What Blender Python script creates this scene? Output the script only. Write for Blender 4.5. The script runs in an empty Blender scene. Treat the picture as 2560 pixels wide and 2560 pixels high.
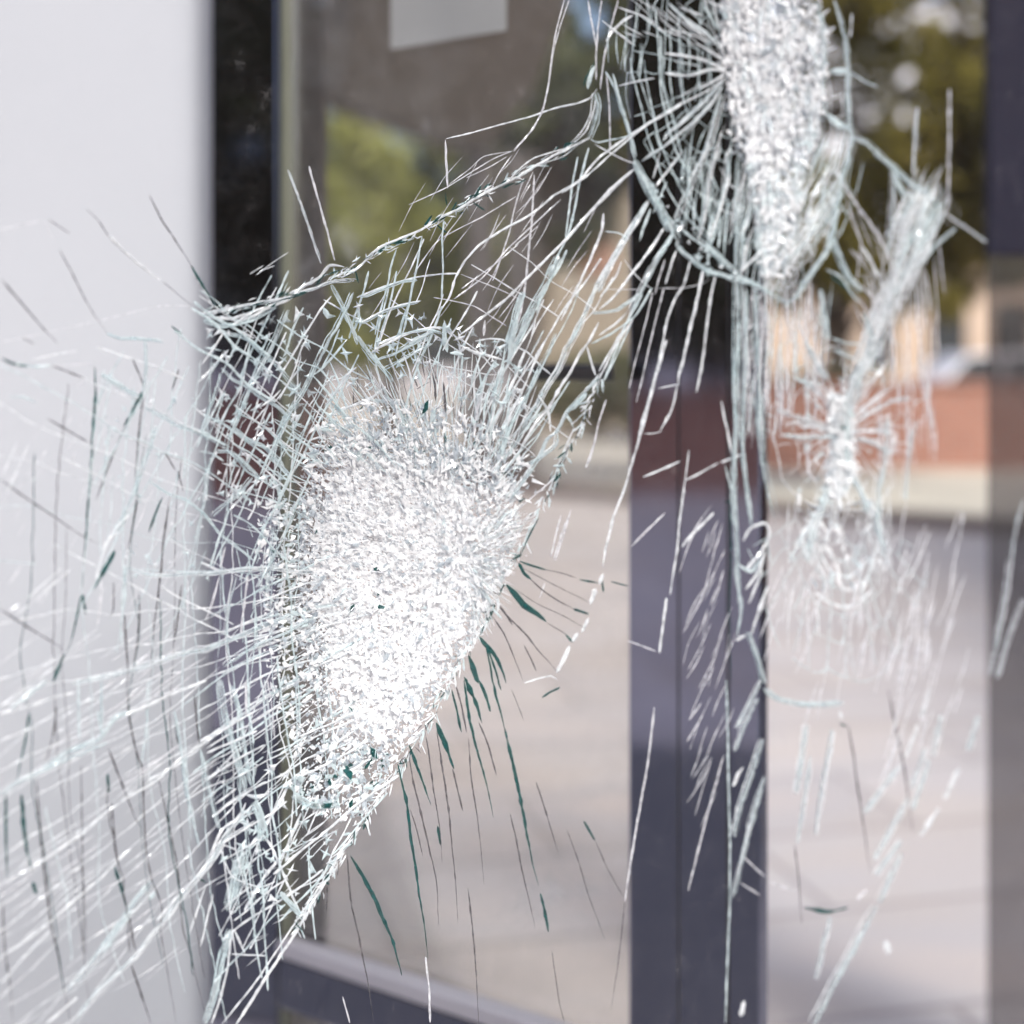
import bpy, bmesh, math, random
from mathutils import Vector, noise

random.seed(11)
R = random.random
def U(a, b): return random.uniform(a, b)
scene = bpy.context.scene
COL = scene.collection

# ------------------------------------------------------------------ camera
FPX, HOR, CAMZ = 3600.0, 900.0, 1.5          # focal length in picture units (2560 wide), horizon row, eye height
cam_d = bpy.data.cameras.new('camera')
cam = bpy.data.objects.new('camera', cam_d); COL.objects.link(cam)
cam.location = (0, 0, CAMZ); cam.rotation_euler = (math.radians(90), 0, 0)
cam_d.sensor_fit = 'HORIZONTAL'; cam_d.sensor_width = 36.0
cam_d.lens = 36.0 * FPX / 2560.0
cam_d.shift_y = -(1280 - HOR) / 2560.0
cam_d.clip_start = 0.02; cam_d.clip_end = 2000
cam_d.dof.use_dof = True
cam_d.dof.focus_distance = 1.22
cam_d.dof.aperture_fstop = 2.25
cam_d.dof.aperture_blades = 0
scene.camera = cam

# ------------------------------------------------------------------ light
SUN_DIR = Vector((0.42, -0.62, 0.80)).normalized()      # towards the sun: behind the viewer, to the right
world = bpy.data.worlds.new('World'); scene.world = world; world.use_nodes = True
nt = world.node_tree
sky = nt.nodes.new('ShaderNodeTexSky'); sky.sky_type = 'NISHITA'; sky.sun_disc = False
sky.sun_elevation = math.asin(SUN_DIR.z); sky.sun_rotation = math.atan2(SUN_DIR.x, SUN_DIR.y)
sky.air_density = 0.75; sky.dust_density = 5.0; sky.ozone_density = 1.2
nt.links.new(sky.outputs[0], nt.nodes['Background'].inputs[0])
nt.nodes['Background'].inputs[1].default_value = 0.15
sun_d = bpy.data.lights.new('sun', 'SUN'); sun_d.energy = 1.75; sun_d.angle = math.radians(14); sun_d.color = (1, 0.99, 0.98)
sun = bpy.data.objects.new('sun', sun_d); COL.objects.link(sun)
sun.location = SUN_DIR * 30; sun.rotation_euler = SUN_DIR.to_track_quat('Z', 'Y').to_euler()

scene.view_settings.view_transform = 'Standard'; scene.view_settings.look = 'None'
scene.view_settings.exposure = 0.95; scene.view_settings.gamma = 1.0
scene.cycles.transparent_max_bounces = 20
scene.cycles.max_bounces = 5; scene.cycles.diffuse_bounces = 2; scene.cycles.glossy_bounces = 3; scene.cycles.transmission_bounces = 4
scene.cycles.caustics_reflective = False; scene.cycles.caustics_refractive = False
scene.cycles.use_denoising = True
scene.cycles.use_adaptive_sampling = True; scene.cycles.adaptive_threshold = 0.02

# ------------------------------------------------------------------ materials
def new_mat(name):
    m = bpy.data.materials.new(name); m.use_nodes = True
    t = m.node_tree; t.nodes.clear()
    out = t.nodes.new('ShaderNodeOutputMaterial')
    return m, t, out
def N(t, kind, **kw):
    n = t.nodes.new(kind)
    for k, v in kw.items(): setattr(n, k, v)
    return n
def noise_ramp(t, scale, stops, detail=6, coord='Object', rough=0.55, stretch=None):
    tc = N(t, 'ShaderNodeTexCoord'); nz = N(t, 'ShaderNodeTexNoise')
    nz.inputs['Scale'].default_value = scale; nz.inputs['Detail'].default_value = detail; nz.inputs['Roughness'].default_value = rough
    if stretch:
        mp = N(t, 'ShaderNodeMapping'); mp.inputs['Scale'].default_value = stretch
        t.links.new(tc.outputs[coord], mp.inputs[0]); t.links.new(mp.outputs[0], nz.inputs['Vector'])
    else:
        t.links.new(tc.outputs[coord], nz.inputs['Vector'])
    rp = N(t, 'ShaderNodeValToRGB')
    els = rp.color_ramp.elements
    while len(els) > 1: els.remove(els[-1])
    els[0].position = stops[0][0]; els[0].color = stops[0][1]
    for p, c in stops[1:]:
        e = els.new(p); e.color = c
    t.links.new(nz.outputs['Fac'], rp.inputs[0])
    return rp, nz
def c4(r, g, b): return (r, g, b, 1)
def solid(name, stops, scale=8, rough=0.7, metallic=0.0, bump=0.0, coord='Object', stretch=None, spec=0.5):
    m, t, out = new_mat(name)
    rp, nz = noise_ramp(t, scale, stops, coord=coord, stretch=stretch)
    b = N(t, 'ShaderNodeBsdfPrincipled')
    t.links.new(rp.outputs[0], b.inputs['Base Color'])
    b.inputs['Roughness'].default_value = rough; b.inputs['Metallic'].default_value = metallic
    b.inputs['Specular IOR Level'].default_value = spec
    if bump:
        bp = N(t, 'ShaderNodeBump'); bp.inputs['Strength'].default_value = bump
        t.links.new(nz.outputs['Fac'], bp.inputs['Height']); t.links.new(bp.outputs[0], b.inputs['Normal'])
    t.links.new(b.outputs[0], out.inputs[0])
    return m
def two(name, c, d=0.85, **kw):
    return solid(name, [(0.3, c4(*[x * d for x in c])), (0.7, c4(*c))], **kw)

M = {}
def paving_mat():
    m, t, out = new_mat('paving')
    rp, nz = noise_ramp(t, 1.0, [(0.28, c4(.39, .35, .33)), (0.42, c4(.46, .415, .39)), (0.55, c4(.445, .42, .42)), (0.72, c4(.52, .455, .42))], stretch=(0.6, 1.6, 1))
    tc = N(t, 'ShaderNodeTexCoord'); br = N(t, 'ShaderNodeTexBrick')
    br.inputs['Color1'].default_value = c4(.98, .97, .97); br.inputs['Color2'].default_value = c4(.84, .83, .84); br.inputs['Mortar'].default_value = c4(.62, .60, .60)
    br.inputs['Scale'].default_value = 1; br.inputs['Brick Width'].default_value = 1.2; br.inputs['Row Height'].default_value = .6; br.inputs['Mortar Size'].default_value = .014
    mp = N(t, 'ShaderNodeMapping'); mp.inputs['Rotation'].default_value = (0, 0, math.radians(-14))
    t.links.new(tc.outputs['Object'], mp.inputs[0]); t.links.new(mp.outputs[0], br.inputs['Vector'])
    mx = N(t, 'ShaderNodeMix', data_type='RGBA', blend_type='MULTIPLY'); mx.inputs[0].default_value = 1
    t.links.new(rp.outputs[0], mx.inputs[6]); t.links.new(br.outputs[0], mx.inputs[7])
    b = N(t, 'ShaderNodeBsdfPrincipled'); b.inputs['Roughness'].default_value = .8
    t.links.new(mx.outputs[2], b.inputs['Base Color']); t.links.new(b.outputs[0], out.inputs[0])
    return m
M['paving'] = paving_mat()
M['plaza'] = two('plaza_painted_sun', (.52, .485, .43), d=.94, scale=.6)  # far paving lightened in colour to read as sunlit
M['light_stone'] = two('light_stone', (.52, .48, .40), scale=2)
M['kerb'] = two('kerb_stone', (.17, .13, .12), scale=5)
M['dark_ground'] = two('dark_ground', (.12, .12, .13), scale=30)  # colour of the added dark strip mirrored in the post
M['render_wall'] = two('render_wall', (.46, .35, .265), scale=1)
M['tan_wall'] = two('tan_wall', (.32, .27, .21), scale=1)
M['sign_red'] = two('sign_red', (.34, .19, .14), scale=3)
M['roof'] = two('roof_tile', (.20, .10, .07), scale=6)
M['dark_window'] = two('dark_window', (.03, .035, .04), rough=0.1)
M['canopy'] = two('canopy_board', (.17, .145, .12), scale=2)
M['column'] = two('column_paint', (.09, .08, .08), scale=3)
M['bark'] = two('bark', (.11, .08, .055), d=.5, scale=12, bump=.4)
M['car_white'] = two('car_paint', (.75, .75, .80), rough=.25, scale=2)
M['tyre'] = two('tyre', (.02, .02, .02))
M['white_board'] = two('white_board', (.40, .412, .445), d=.94, scale=1.5, rough=.55)
M['board_edge'] = two('board_edge', (.5, .5, .52))
M['paper'] = two('paper', (.28, .28, .275), d=.9, scale=9, rough=.8)
M['black_frame'] = solid('polished_dark_frame', [(0.3, c4(.175, .182, .25)), (0.7, c4(.21, .218, .295))], scale=6, rough=.06, metallic=1.0)
M['gasket'] = two('gasket', (.13, .135, .10), rough=.5)
M['stile'] = two('brown_stile', (.15, .125, .115), rough=.5, scale=3)
M['rail_cap'] = two('rail_cap', (.36, .34, .38), rough=.35, scale=3)
M['handle'] = two('handle', (.012, .012, .014), rough=.35)
M['navy'] = two('navy_panel', (.014, .014, .028), rough=.7, scale=3, spec=.1)

def leaf_mat(name, a, b):
    m, t, out = new_mat(name)
    rp, nz = noise_ramp(t, 1.2, [(0.3, c4(*a)), (0.7, c4(*b))], coord='Object', detail=3)
    d = N(t, 'ShaderNodeBsdfDiffuse'); tr = N(t, 'ShaderNodeBsdfTranslucent'); mx = N(t, 'ShaderNodeMixShader')
    mx.inputs[0].default_value = 0.4
    t.links.new(rp.outputs[0], d.inputs[0]); t.links.new(rp.outputs[0], tr.inputs[0])
    t.links.new(d.outputs[0], mx.inputs[1]); t.links.new(tr.outputs[0], mx.inputs[2]); t.links.new(mx.outputs[0], out.inputs[0])
    return m
M['leaf_lime'] = leaf_mat('leaf_lime', (.24, .26, .07), (.45, .45, .16))
M['leaf_olive'] = leaf_mat('leaf_olive', (.08, .075, .018), (.20, .165, .045))
M['leaf_dark'] = leaf_mat('leaf_dark', (.02, .028, .012), (.06, .065, .022))
M['leaf_mid'] = leaf_mat('leaf_mid', (.06, .075, .03), (.14, .15, .06))

def brick_mat():
    m, t, out = new_mat('brickwork')
    tc = N(t, 'ShaderNodeTexCoord'); br = N(t, 'ShaderNodeTexBrick')
    br.inputs['Color1'].default_value = c4(.36, .14, .09); br.inputs['Color2'].default_value = c4(.27, .10, .065); br.inputs['Mortar'].default_value = c4(.34, .29, .26)
    br.inputs['Scale'].default_value = 1.0; br.inputs['Mortar Size'].default_value = .008
    br.inputs['Brick Width'].default_value = .225; br.inputs['Row Height'].default_value = .075
    mp = N(t, 'ShaderNodeMapping'); mp.inputs['Rotation'].default_value = (math.radians(90), 0, 0)
    t.links.new(tc.outputs['Object'], mp.inputs[0]); t.links.new(mp.outputs[0], br.inputs['Vector'])
    b = N(t, 'ShaderNodeBsdfPrincipled'); b.inputs['Roughness'].default_value = .85
    t.links.new(br.outputs[0], b.inputs['Base Color']); t.links.new(b.outputs[0], out.inputs[0])
    return m
M['brick'] = brick_mat()

def pane_mat(name, tint, refl, dust_veil=0.0, dscale=40):
    m, t, out = new_mat(name)
    tr = N(t, 'ShaderNodeBsdfTransparent'); tr.inputs[0].default_value = c4(*tint)
    gl = N(t, 'ShaderNodeBsdfGlossy'); gl.inputs['Roughness'].default_value = .02
    fr = N(t, 'ShaderNodeFresnel'); fr.inputs[0].default_value = 1.45
    ml = N(t, 'ShaderNodeMath', operation='MULTIPLY'); ml.inputs[1].default_value = refl
    t.links.new(fr.outputs[0], ml.inputs[0])
    mx = N(t, 'ShaderNodeMixShader')
    t.links.new(ml.outputs[0], mx.inputs[0]); t.links.new(tr.outputs[0], mx.inputs[1]); t.links.new(gl.outputs[0], mx.inputs[2])
    last = mx
    if dust_veil:
        rp, nz = noise_ramp(t, dscale, [(0.45, c4(dust_veil * .25, 0, 0)), (0.62, c4(dust_veil * .6, 0, 0)), (0.76, c4(dust_veil * 4, 0, 0))], detail=5, rough=.8)  # dust specks plus a painted milky haze
        sp = N(t, 'ShaderNodeSeparateColor'); t.links.new(rp.outputs[0], sp.inputs[0])
        df = N(t, 'ShaderNodeBsdfDiffuse'); df.inputs[0].default_value = c4(.7, .7, .72)
        m2 = N(t, 'ShaderNodeMixShader')
        t.links.new(sp.outputs[0], m2.inputs[0]); t.links.new(mx.outputs[0], m2.inputs[1]); t.links.new(df.outputs[0], m2.inputs[2])
        last = m2
    t.links.new(last.outputs[0], out.inputs[0])
    return m
M['glass'] = pane_mat('window_glass', (.97, .985, .98), .40, .02)
def clear_mat():
    m, t, out = new_mat('window_glass_back')
    tr = N(t, 'ShaderNodeBsdfTransparent'); tr.inputs[0].default_value = c4(.98, .99, .988); t.links.new(tr.outputs[0], out.inputs[0])
    return m
M['glass_back'] = clear_mat()
M['door_glass'] = pane_mat('door_glass', (.93, .92, .90), .6, .10, 7)  # strong veil paints a milky haze over the view behind
M['smoked'] = pane_mat('smoked_glass', (.52, .51, .52), .5, .06, 9)

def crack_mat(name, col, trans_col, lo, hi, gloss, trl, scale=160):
    """fracture face: painted bright or dark tone, clear glass between (noise), and a polished sheen"""
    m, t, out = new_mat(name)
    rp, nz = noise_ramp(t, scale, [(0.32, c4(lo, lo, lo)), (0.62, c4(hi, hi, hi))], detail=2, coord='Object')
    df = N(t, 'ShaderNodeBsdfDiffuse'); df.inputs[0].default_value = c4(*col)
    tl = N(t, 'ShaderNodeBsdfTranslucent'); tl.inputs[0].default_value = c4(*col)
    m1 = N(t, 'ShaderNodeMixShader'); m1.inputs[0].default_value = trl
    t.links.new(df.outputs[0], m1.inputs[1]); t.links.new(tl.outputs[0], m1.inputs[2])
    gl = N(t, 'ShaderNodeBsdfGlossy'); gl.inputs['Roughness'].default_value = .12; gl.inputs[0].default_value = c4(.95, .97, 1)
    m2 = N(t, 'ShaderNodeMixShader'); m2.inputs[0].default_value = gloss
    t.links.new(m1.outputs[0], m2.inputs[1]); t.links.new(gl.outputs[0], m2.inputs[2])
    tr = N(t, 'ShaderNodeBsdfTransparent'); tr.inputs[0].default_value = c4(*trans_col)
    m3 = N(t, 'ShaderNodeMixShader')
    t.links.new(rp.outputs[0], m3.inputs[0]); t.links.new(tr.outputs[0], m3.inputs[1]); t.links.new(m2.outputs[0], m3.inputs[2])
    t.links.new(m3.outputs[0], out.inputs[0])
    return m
M['W'] = crack_mat('crack_bright', (.91, .95, .99), (.97, .98, .98), .38, .95, .08, .18, scale=90)  # pale tones paint light caught by crack faces; same for the next two
M['C'] = crack_mat('crack_pale_cyan', (.78, .895, .93), (.92, .96, .96), .30, .88, .10, .22, scale=90)
M['S'] = crack_mat('crack_pale', (.88, .89, .94), (.97, .97, .97), .32, .78, .08, .2)
M['T'] = crack_mat('crack_dark_teal_edge', (.01, .075, .075), (.35, .62, .60), .25, .95, .06, .0, scale=90)  # glass-edge teal, kept dark to paint faces that catch no light
M['G'] = crack_mat('crack_dark_grey', (.13, .125, .135), (.62, .60, .62), .35, .9, .06, .1)  # grey tone paints the faces that look dark
M['P'] = crack_mat('crushed_white', (.94, .96, .995), (.98, .99, .99), .72, 1.0, .05, .10, scale=220)
M['B'] = crack_mat('crack_band', (.80, .88, .91), (.95, .98, .98), .10, .50, .08, .4, scale=60)
M['Q'] = crack_mat('crushed_clear', (.74, .80, .86), (.90, .95, .96), .35, .9, .18, .4, scale=220)

# ------------------------------------------------------------------ helpers
def link(name, verts, faces, mat, parent=None, mats=None, midx=None, smooth=False):
    me = bpy.data.meshes.new(name); me.from_pydata(verts, [], faces)
    for mm in (mats or [mat]): me.materials.append(mm)
    if midx: me.polygons.foreach_set('material_index', midx)
    if smooth: me.polygons.foreach_set('use_smooth', [True] * len(me.polygons))
    me.update()
    o = bpy.data.objects.new(name, me); COL.objects.link(o)
    if parent: o.parent = parent
    return o
def empty(name, label, cat, loc=(0, 0, 0), group=None):
    o = bpy.data.objects.new(name, None); COL.objects.link(o); o.location = loc
    o['label'] = label; o['category'] = cat
    if group: o['group'] = group
    return o
def tag(o, label, cat, group=None):
    o['label'] = label; o['category'] = cat
    if group: o['group'] = group
    return o
def local(verts, parent):
    if not parent: return verts
    l = parent.location
    return [(v[0] - l[0], v[1] - l[1], v[2] - l[2]) for v in verts]
BOXF = [(0, 3, 2, 1), (4, 5, 6, 7), (0, 1, 5, 4), (1, 2, 6, 5), (2, 3, 7, 6), (3, 0, 4, 7)]
def box(name, x0, x1, y0, y1, z0, z1, mat, parent=None, bevel=0.0):
    v = [(x0, y0, z0), (x1, y0, z0), (x1, y1, z0), (x0, y1, z0), (x0, y0, z1), (x1, y0, z1), (x1, y1, z1), (x0, y1, z1)]
    o = link(name, local(v, parent), BOXF, mat, parent)
    if bevel:
        b = o.modifiers.new('bevel', 'BEVEL'); b.width = bevel; b.segments = 2
    return o
def slab(name, pts, z0, z1, mat, parent=None):
    """prism over a ground polygon"""
    n = len(pts)
    v = [(p[0], p[1], z0) for p in pts] + [(p[0], p[1], z1) for p in pts]
    f = [tuple(range(n))[::-1], tuple(range(n, 2 * n))] + [(i, (i + 1) % n, (i + 1) % n + n, i + n) for i in range(n)]
    return link(name, local(v, parent), f, mat, parent)
def tube(verts, faces, pts, rads, k=8):
    b0 = len(verts)
    for i, (p, r) in enumerate(zip(pts, rads)):
        p = Vector(p); d = (Vector(pts[min(i + 1, len(pts) - 1)]) - Vector(pts[max(i - 1, 0)])).normalized()
        a = d.orthogonal().normalized(); b = d.cross(a)
        for j in range(k):
            w = 2 * math.pi * j / k
            verts.append(tuple(p + (a * math.cos(w) + b * math.sin(w)) * r))
    for i in range(len(pts) - 1):
        for j in range(k):
            faces.append((b0 + i * k + j, b0 + i * k + (j + 1) % k, b0 + (i + 1) * k + (j + 1) % k, b0 + (i + 1) * k + j))
    faces.append(tuple(b0 + j for j in range(k))[::-1]); faces.append(tuple(b0 + (len(pts) - 1) * k + j for j in range(k)))

# ------------------------------------------------------------------ setting
g = link('ground', [(-300, -300, 0), (300, -300, 0), (300, 300, 0), (-300, 300, 0)], [(0, 1, 2, 3)], M['paving']); g['kind'] = 'structure'
p = slab('stone_path', [(0.6, 16.2), (9.5, 8.2), (16, 13), (16, 19.6), (3, 19.6), (1.4, 18)], 0.0, 0.02, M['light_stone']); p['kind'] = 'structure'
p = slab('sunlit_plaza', [(-30, 44), (-30, 24), (-7, 23.3), (.5, 16.5), (1.4, 18.01), (3, 19.61), (3, 70), (-30, 70)], 0.0, 0.016, M['plaza']); p['kind'] = 'structure'  # paler slab laid over the ground paints sun on the far paving
def strip(a, b, w):
    d = (Vector(b) - Vector(a)).normalized(); n = Vector((-d.y, d.x)) * w / 2
    a = Vector(a); b = Vector(b)
    return [tuple(a - n), tuple(b - n), tuple(b + n), tuple(a + n)]
k = slab('kerb', strip((-6, 21.9), (12, 5.3), .26), 0, .12, M['kerb']); k['kind'] = 'structure'
a = slab('road', [(-5.2, 4), (-1.6, -1.2), (-3, -40), (-60, -40), (-60, 4)], 0, .004, M['paving']); a['kind'] = 'structure'
a = slab('dark_ground_strip', [(-4.5, 2.4), (-1.4, -3.9), (-.3, -3), (-.5, .8), (-1.3, 1.6), (-2.3, 2.9)], .004, .012, M['dark_ground']); a['kind'] = 'structure'  # added unseen dark strip, darkens the foot of the post's reflection

# ------------------------------------------------------------------ trees
def tree(name, label, loc, h_trunk, crown_c, crown_r, nclump, nleaf, leaf, mat, seed, group=None):
    rnd = random.Random(seed)
    t = empty(name, label, 'tree', loc, group)
    v, f = [], []
    top = Vector((crown_c[0] * .6, crown_c[1] * .6, crown_c[2]))
    tube(v, f, [(0, 0, -.02), (.05, 0, h_trunk * .5), (crown_c[0] * .3, crown_c[1] * .3, h_trunk), tuple(top)], [.2, .16, .13, .05])
    clumps = []
    for i in range(nclump):
        while True:
            q = Vector((rnd.uniform(-1, 1), rnd.uniform(-1, 1), rnd.uniform(-1, 1)))
            if q.length < 1: break
        c = Vector((crown_c[0] + q.x * crown_r[0], crown_c[1] + q.y * crown_r[1], crown_c[2] + q.z * crown_r[2]))
        clumps.append((c, rnd.uniform(.55, 1.05) * min(crown_r) * .42))
        if i % 4 == 0:
            tube(v, f, [(crown_c[0] * .3, crown_c[1] * .3, h_trunk), tuple((c + top) / 2 + Vector((0, 0, .1))), tuple(c)], [.07, .045, .015], 5)
    link('trunk', v, f, M['bark'], t, smooth=True)
    v, f = [], []
    for i in range(nleaf):
        c, r = clumps[rnd.randrange(nclump)]
        q = Vector((rnd.gauss(0, 1), rnd.gauss(0, 1), rnd.gauss(0, 1))).normalized() * r * rnd.random() ** .4
        a = Vector((rnd.gauss(0, 1), rnd.gauss(0, 1), rnd.gauss(0, 1))).normalized(); b = a.orthogonal().normalized()
        s = leaf * rnd.uniform(.6, 1.3); p = c + q; n0 = len(v)
        n = a.cross(b)
        v += [tuple(p - a * s), tuple(p + b * s * .45 + n * s * .1), tuple(p + a * s), tuple(p - b * s * .45 + n * s * .1)]
        f.append((n0, n0 + 1, n0 + 2, n0 + 3))
    link('crown', v, f, mat, t)
    return t
tree('tree', 'sunlit yellow-green tree seen through the door glass, below the brown canopy', (-2.0, 23, 0), 1.6, (.1, 0, 3.5), (2.1, 1.4, 2.0), 52, 9000, .15, M['leaf_lime'], 1)
tree('tree', 'olive tree with bright sky gaps filling the top right, above the brick wall', (6.6, 15.5, 0), 2.2, (-2.4, 0, 4.3), (2.9, 1.5, 1.9), 60, 6800, .15, M['leaf_olive'], 2)
tree('tree', 'dark brown-green tree behind the upper impact, between the canopy and the olive tree', (.1, 19.5, 0), 2.6, (1.0, 0, 5.0), (1.9, 1.2, 1.9), 50, 8000, .15, M['leaf_mid'], 3)
tree('tree', 'low brownish tree in front of the peach house, under the olive tree', (5.3, 24, 0), 1.6, (.3, 0, 3.4), (3.4, 1.0, 1.2), 50, 7000, .16, M['leaf_olive'], 4)
tree('tree', 'tall pale green tree far behind the tan building', (2.6, 46, 0), 3, (-.8, 0, 6.5), (3.6, 1.5, 4.5), 40, 4200, .3, M['leaf_mid'], 8)
tree('tree', 'big hazy olive tree far behind the peach house', (13, 50, 0), 3, (-.5, 0, 5.0), (7.5, 2, 4.2), 70, 8000, .34, M['leaf_olive'], 9)
tree('tree', 'wide pale green tree far behind the sunlit yellow-green tree', (-5, 48, 0), 3, (0, 0, 6.0), (4.5, 2, 4.0), 50, 6000, .32, M['leaf_mid'], 10)
for i, (x, y) in enumerate([(-15.5, -5.2), (-14.2, -9.8), (-18.5, -2.0), (-19, -8), (-16, -13.5)]):
    tree('tree', ['broad dark tree mirrored in the upper half of the polished dark post', 'dark tree mirrored near the right edge of the polished post', 'dark tree mirrored in the black mullion beside the white board',
                  'tall dark tree behind the mirrored brick wall', 'dark tree at the far end of the mirrored brick wall'][i],
         (x, y, 0), 2.4, (0, 0, 5.2), (2.8, 2.8, 3.6), 60, 7000, .24, M['leaf_dark'], 20 + i, 'dark trees mirrored in the posts')

def shrub(label, loc, r, n, mat, seed):
    rnd = random.Random(seed); t = empty('shrub', label, 'shrub', loc, 'shrubs by the buildings')
    v, f = [], []
    for i in range(9):
        a = rnd.uniform(0, 6.28); tube(v, f, [(0, 0, 0), (math.cos(a) * r * .4, math.sin(a) * r * .3, r * rnd.uniform(.6, 1.2))], [.02, .008], 5)
    link('stem', v, f, M['bark'], t)
    v, f = [], []
    for i in range(n):
        q = Vector((rnd.gauss(0, 1), rnd.gauss(0, 1), rnd.gauss(0, 1))).normalized() * rnd.random() ** .4
        p = Vector((q.x * r * 1.2, q.y * r * .8, r * .72 + q.z * r * .7)); a = Vector((rnd.gauss(0, 1), rnd.gauss(0, 1), rnd.gauss(0, 1))).normalized(); b = a.orthogonal()
        s = .09 * rnd.uniform(.6, 1.3); n0 = len(v)
        v += [tuple(p - a * s), tuple(p + b * s * .5), tuple(p + a * s), tuple(p - b * s * .5)]; f.append((n0, n0 + 1, n0 + 2, n0 + 3))
    link('foliage', v, f, mat, t)
shrub('rounded green shrub at the foot of the tan building, above the door handle', (1.75, 27.6, 0), 1.25, 1500, M['leaf_mid'], 41)
shrub('dark shrub behind the low brick wall under the peach house', (4.6, 21.5, 0), 1.0, 1300, M['leaf_dark'], 43)

# ------------------------------------------------------------------ far buildings, walls, car
t = empty('canopy', 'brown porch canopy on two dark columns seen through the door glass', 'canopy', (-1.2, 13, 0))
slab('roof', [(-1.9, 13.7), (-.35, 17.8), (.25, 13), (.5, 8.2), (-4.6, 8.2)], 4.0, 4.28, M['canopy'], t)
slab('fascia', [(-1.95, 13.72), (-.36, 17.9), (-.30, 17.85), (-1.88, 13.66)], 3.94, 4.34, M['canopy'], t)
for x, w in ((-.38, .36), (.08, .34)):
    o = box('column', x - w / 2, x + w / 2, 17.3, 17.3 + w, .18, 4.0, M['column'], t, .015)
    box('column_base', x - w / 2 - .06, x + w / 2 + .06, 17.24, 17.36 + w, 0, .18, M['column'], t, .01)

def house(label, x0, x1, y0, depth, h, wall, wins, sign=None):
    t = empty('house', label, 'house', ((x0 + x1) / 2, y0, 0))
    box('wall', x0, x1, y0, y0 + depth, 0, h, wall, t)
    xm = (x0 + x1) / 2
    v = [(x0 - .3, y0 - .3, h), (x1 + .3, y0 - .3, h), (x1 + .3, y0 + depth + .3, h), (x0 - .3, y0 + depth + .3, h), (x0 + .8, y0 + depth / 2, h + 1.2), (x1 - .8, y0 + depth / 2, h + 1.2)]
    link('roof', local(v, t), [(0, 1, 5, 4), (1, 2, 5), (2, 3, 4, 5), (3, 0, 4), (3, 2, 1, 0)], M['roof'], t)
    for (wx, wz, ww, wh) in wins:
        w = box('window', wx - ww / 2, wx + ww / 2, y0 - .02, y0 + .05, wz, wz + wh, M['dark_window'], t)
        fr = box('frame', wx - ww / 2 - .07, wx + ww / 2 + .07, y0 - .05, y0 - .021, wz - .1, wz - .001, M['light_stone'], None)
        fr.name = 'sill'; fr.parent = w; fr.location = (-t.location.x, -t.location.y, -t.location.z)
    if sign:
        wx, wz, ww, wh = sign
        s = box('sign_board', wx - ww / 2, wx + ww / 2, y0 - .08, y0 - .003, wz, wz + wh, M['sign_red'], t)
    return t
house('tan rendered house with a small red sign, right of the canopy columns', .55, 3.6, 30, 6, 5.4, M['tan_wall'], [(2.9, 1.2, .8, 1.4), (1.0, 3.4, .7, 1.1)], (1.75, 3.3, .75, .75))
house('peach rendered house with dark windows behind the right-hand pane', 6.4, 13.5, 36, 7, 3.9, M['render_wall'], [(8.15, 1.0, .7, 2.2), (9.2, 1.2, .7, 1.7), (10.9, 1.1, .9, 1.8), (12.5, 1.1, .9, 1.8)])

def brick_wall(label, a, b, h, th):
    a = Vector(a); b = Vector(b); L = (b - a).length
    t = empty('brick_wall', label, 'brick wall', (a.x, a.y, 0)); t.rotation_euler.z = math.atan2(b.y - a.y, b.x - a.x)
    v = [(0, 0, 0), (L, 0, 0), (L, th, 0), (0, th, 0), (0, 0, h), (L, 0, h), (L, th, h), (0, th, h)]
    link('wall', v, BOXF, M['brick'], t)
    v = [(-.04, -.04, h), (L + .04, -.04, h), (L + .04, th + .04, h), (-.04, th + .04, h), (-.04, -.04, h + .07), (L + .04, -.04, h + .07), (L + .04, th + .04, h + .07), (-.04, th + .04, h + .07)]
    link('coping', v, BOXF, M['brick'], t)
brick_wall('low red brick wall behind the pale path, right of the polished post', (3.3, 19.8), (15, 18.6), 1.15, .25)
brick_wall('long low red brick wall mirrored in the polished dark post', (-9.5, -22), (-15.8, 10), 1.1, .3)

house('tall pale block added far behind the olive tree to brighten its gaps', 13.0, 27, 62, 9, 17, M['car_white'], [(x, z, 1.1, 1.5) for x in (15, 18, 21, 24) for z in (2.2, 6, 10, 14)])  # added: its sunlit pale wall stands in for bright sky between leaves
house('dark brick block added out of view on the right to dim the window reflection', 6.0, 12, -10, 19, 6.0, M['brick'], [(8, 1, 1, 1.6)])  # unseen block, added to cut the sky reflection in the glass
t = empty('parked_car', 'small white car parked behind the low brick wall', 'car', (8.75, 27, 0))
prof = [(-1.9, .35), (-1.95, .75), (-1.85, 1.0), (-1.0, 1.1), (-.45, 1.62), (.9, 1.66), (1.6, 1.12), (1.9, 1.0), (1.95, .5), (1.85, .35)]
v = [(x, -.82, z) for x, z in prof] + [(x, .82, z) for x, z in prof]; n = len(prof)
link('body', v, [tuple(range(n)), tuple(range(n, 2 * n))[::-1]] + [(i, i + n, (i + 1) % n + n, (i + 1) % n) for i in range(n)], M['car_white'], t)
for (xa, xb, xc, xd) in ((-.78, -.42, .15, .15), (.22, .22, .82, 1.35)):
    link('side_window', [(xa, -.83, 1.14), (xd, -.83, 1.14), (xc, -.83, 1.55), (xb, -.83, 1.55), (xa, -.80, 1.14), (xd, -.80, 1.14), (xc, -.80, 1.55), (xb, -.80, 1.55)], BOXF, M['dark_window'], t)
for x in (-1.2, 1.2):
    for y in (-.78, .78):
        v, f = [], []; tube(v, f, [(x, y - .1, .32), (x, y + .1, .32)], [.32, .32], 18)
        w = link('wheel', v, f, M['tyre'], t)
        v, f = [], []; tube(v, f, [(x, y - .115, .32), (x, y + .115, .32)], [.19, .19], 14)
        link('rim', v, f, M['rail_cap'], w)
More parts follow.
